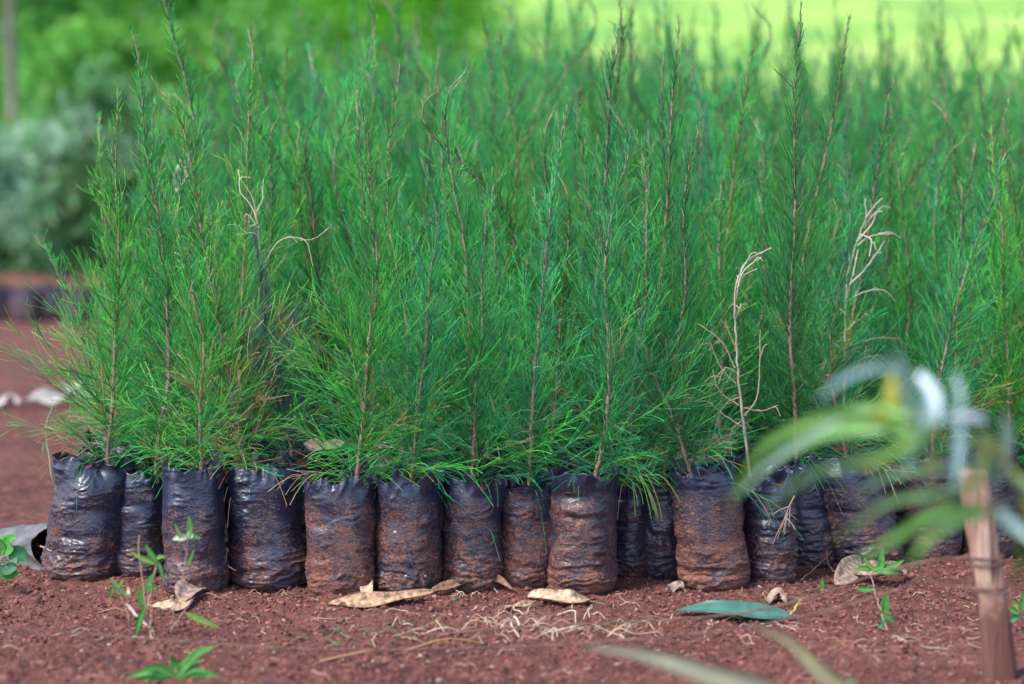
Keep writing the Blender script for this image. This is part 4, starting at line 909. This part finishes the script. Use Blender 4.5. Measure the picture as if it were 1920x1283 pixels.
# ------------------------------------------------------------------ left background: bags, litter, sapling, trees
r = np.random.RandomState(21)
def young_broad(seed, h, col, nleaf=26, ls=.035):
    r = np.random.RandomState(seed); items = []
    for k in range(nleaf):
        t = .25 + .75 * (k + r.rand()) / nleaf; a = k * 2.4 + r.normal(0, .3); s = np.array([0, 0, h * t]); d = np.array([cos(a), sin(a), r.uniform(.1, .8)]); l = ls * r.uniform(.6, 1.3)
        items.append(blade([s, s + d * l * .5, s + d * l + np.array([0, 0, -l * .4])], l * .4, .2, 0, (0, 0, 1), np.array(col) * r.uniform(.7, 1.3), n=6, seed=k))
    return blades_mesh('leaves', items)
bl1 = young_broad(1, .16, (.10, .26, .07)); bst = tube_mesh('stem', [[(0, 0, 0), (.003, 0, .08), (0, 0, .16)]], [(.002, .001)], (.2, .12, .08))
fbagm = bag_mesh(61, .095, .105, (0, 0), NU=64, NV=40)
fl = ['leftmost far bag with low seedling, cut by the left edge', 'second far bag from the left edge on the red soil', 'third far bag from the left edge on the red soil', 'fourth far bag of the distant row on the left', 'last far bag at the near end of the distant row']
for k in range(5):
    p = G(-8 + 50 * k, 604 + 2 * (k % 2)); t = empty('far_seedling', (p[0], p[1] + .05, 0), k * 1.3, fl[k], 'seedling', 'blurred bagged seedlings far left')
    b = obj('plastic_bag', fbagm[0], M_BAG, t); b['dirt'] = 0.0; obj('soil', fbagm[1], M_SOIL, t)
    s = obj('stem', bst, M_STRAW, t); s.location = fbagm[2]; f = obj('foliage', bl1, M_LEAF, t); f.location = fbagm[2]; 
    for q in (s, f): q.scale = (1, 1, .25 + .25 * r.rand())
# heap of red soil behind the far bags
X, Y = np.meshgrid(np.linspace(-1, 1, 60), np.linspace(-1, 1, 60)); Z = .07 * np.clip(1 - X ** 2 - Y ** 2, 0, 1) ** .8 * (1 + .4 * n2(X, Y, 2.5)) - .005
idx = np.arange(X.size).reshape(X.shape); Qh = np.stack([idx[:-1, :-1], idx[:-1, 1:], idx[1:, 1:], idx[1:, :-1]], -1).reshape(-1, 4)
o = obj('soil_heap', mesh('soil_heap', np.stack([X * 1.1, Y * .5, Z], -1).reshape(-1, 3), Qh), M_SOIL); o.location = (-1.75, 8.5, 0); tag(o, 'low heap of red soil behind the distant bags', 'soil heap')
# pale litter strips
def scrap(px0, px1, py, h, label, seed, col=(.62, .56, .56)):
    a = G(px0, py); b = G(px1, py - 12); m_ = (a + b) / 2 + np.array([0, .02, h * .35]); 
    it = blade([a + np.array([0, 0, .01]), m_, b + np.array([0, 0, .012])], .045, .3, .3, (0, -.6, 1), col, n=18, curl=.3, wav=.01, seed=seed)
    tag(obj('paper_scrap', blades_mesh('paper_scrap', [it]), M_DRY), label, 'scrap', 'pale scraps on the soil behind the bags')
scrap(38, 190, 768, .035, 'long whitish scrap lying on the red soil left of the bed', 1)
scrap(-30, 42, 772, .03, 'short pinkish white scrap cut by the left edge', 2, (.6, .5, .52))
scrap(120, 175, 742, .02, 'small faint scrap behind the long whitish scrap', 3)

def leafy(name, loc, seed, h, rx, nclump, nleaf, ls, cols, trunk_r, label, cat, crown0=.15, group=None, mat=M_LEAF, narrow=.3, lean=(0, 0)):
    """tree or shrub: trunk with limbs, crown of single leaves gathered in clumps"""
    r = np.random.RandomState(seed); t = empty(name, loc, 0, label, cat, group)
    lx, ly = lean; L = [[(0, 0, 0), (lx * .4, ly * .4, h * .4), (lx, ly, h * .92)]]; Rr = [(trunk_r, trunk_r * .35)]; cl = []
    for k in range(nclump):
        f = crown0 + (1 - crown0) * (k + r.rand()) / nclump; a = r.rand() * 2 * pi; rr = rx * (0.25 + .75 * r.rand()) * math.sin(min(1, (f - crown0) / (1 - crown0) * .85 + .15) * pi) ** .5
        c = np.array([cos(a) * rr + lx * f, sin(a) * rr + ly * f, h * f]); s = np.array([lx * f * .75, ly * f * .75, h * f * .75]); L.append([s, (s + c) / 2 + np.array([0, 0, -.03 * h]), c]); Rr.append((trunk_r * .35, trunk_r * .1)); cl.append(c)
    obj('trunk', tube_mesh('trunk', L, Rr, (.2, .17, .13), n=12, jit=.004), M_TRUNK, t)
    m_ = nclump * nleaf; own = np.repeat(np.arange(nclump), nleaf); cs = np.array(cl)[own]
    sz = rx * r.uniform(.25, .5, nclump)[own]; p_ = cs + r.normal(size=(m_, 3)) * sz[:, None] * np.array([.6, .6, .5])
    p_[:, 2] = np.maximum(p_[:, 2], .02)
    d = norm(r.normal(size=(m_, 3)) + np.array([0, 0, -.2])); s = norm(np.cross(d, r.normal(size=(m_, 3)))); l = ls * r.uniform(.6, 1.4, m_)[:, None]
    nn = np.cross(d, s)
    V = np.stack([p_, p_ + d * l * .45 + s * l * narrow * .5 + nn * l * .06, p_ + d * l, p_ + d * l * .45 - s * l * narrow * .5 + nn * l * .06], 1).reshape(-1, 3)
    F = np.arange(m_ * 4).reshape(-1, 4); F = np.concatenate([F[:, [0, 1, 2]], F[:, [0, 2, 3]]])
    pal = np.array(cols)[r.randint(0, len(cols), nclump)][own] * r.uniform(.7, 1.3, (m_, 1))
    obj('crown', mesh('crown', V, F, False, np.repeat(pal, 4, 0)), mat, t); return t
GLC = [(.14, .34, .12), (.26, .44, .28), (.09, .24, .07)]
def at(px, Yd): p = W(px, 600, Yd); return (p[0], Yd, 0)
leafy('eucalyptus_sapling', at(110, 8.9), 1, .74, .27, 16, 60, .09, GLC, .012, 'pale blue green eucalyptus sapling, tallest at the left behind the far bags', 'sapling', .2, 'glaucous saplings far left', M_GLAUC, lean=(.16, 0))
leafy('eucalyptus_sapling', at(-10, 8.6), 2, .52, .22, 12, 80, .07, GLC, .010, 'low pale sapling at the left edge above the far bags', 'sapling', .15, 'glaucous saplings far left', M_GLAUC)
leafy('eucalyptus_sapling', at(75, 9.4), 3, .40, .22, 9, 80, .06, GLC, .010, 'small pale sapling just above the green tipped far bags', 'sapling', .15, 'glaucous saplings far left', M_GLAUC)
BR = [(.34, .72, .07), (.27, .64, .06), (.40, .76, .09), (.22, .55, .06)]; DK = [(.12, .36, .07), (.15, .42, .08), (.18, .46, .07)]; MD = [(.19, .52, .06), (.15, .44, .06), (.24, .58, .07)]  # BR: sunlight on the far bushes painted into the leaf colour
TG = 'green bushes behind the bed'
for (px, Yd, h, rx, cl_, cols, lab, s) in [
    (-30, 13.0, 2.6, .8, 26, DK, 'dark green bush filling the top left corner', 11),
    (120, 14.5, 2.6, .8, 24, MD, 'mid green bush right of the dark corner bush', 12),
    (300, 16.0, 2.8, 1.0, 28, BR + MD, 'bright green bush behind the leaning tips at the bed corner', 13),
    (480, 18.0, 2.9, 1.1, 28, BR, 'fresh light green bush behind the left end of the bed', 14),
    (660, 19.0, 2.8, 1.1, 28, BR, 'light green bush left of the middle, above the seedlings', 15),
    (830, 20.5, 2.6, .9, 24, BR + MD, 'rightmost green bush, next to the yellow green lawn', 16),
    (200, 11.8, .9, .55, 18, DK, 'low dark bush behind the pale sapling', 17),
    (40, 9.9, .42, .40, 14, DK, 'added low dark green shrub standing for shade behind the small pale sapling', 41), (215, 9.7, .34, .35, 12, [(.10, .12, .05), (.12, .08, .05)], 'added low brown green shrub standing for shade right of the far bags', 42), (330, 10.2, .5, .4, 14, DK, 'added low dark shrub standing for shade between the first tall seedlings', 43),  # low shrubs added, their dark leaf colours stand for the shade there
    (400, 12.6, 1.0, .6, 18, DK + MD, 'low dark olive bush behind the hooked seedling tip', 18)]:
    leafy('leafy_bush', at(px, Yd), s, h, rx, cl_, 520, .09, cols, .04, lab, 'bush', .06, TG, narrow=.5)
t = empty('thin_tree', at(22, 10.6), 0, 'thin grey trunked tree at the left edge', 'tree'); obj('trunk', tube_mesh('trunk', [[(0, 0, 0), (.02, 0, .9), (.0, 0, 2.1)]], [(.028, .02)], (.3, .27, .2), sides=10, jit=.003), M_TRUNK, t)
p_ = np.random.RandomState(3)
ct = leafy('thin_tree_crown', (0, 0, 0), 33, 1.0, .6, 14, 160, .09, MD, .012, None, None, .0)
ct.location = (0, 0, 1.9); ct.parent = t; ct.name = 'crown_branch'
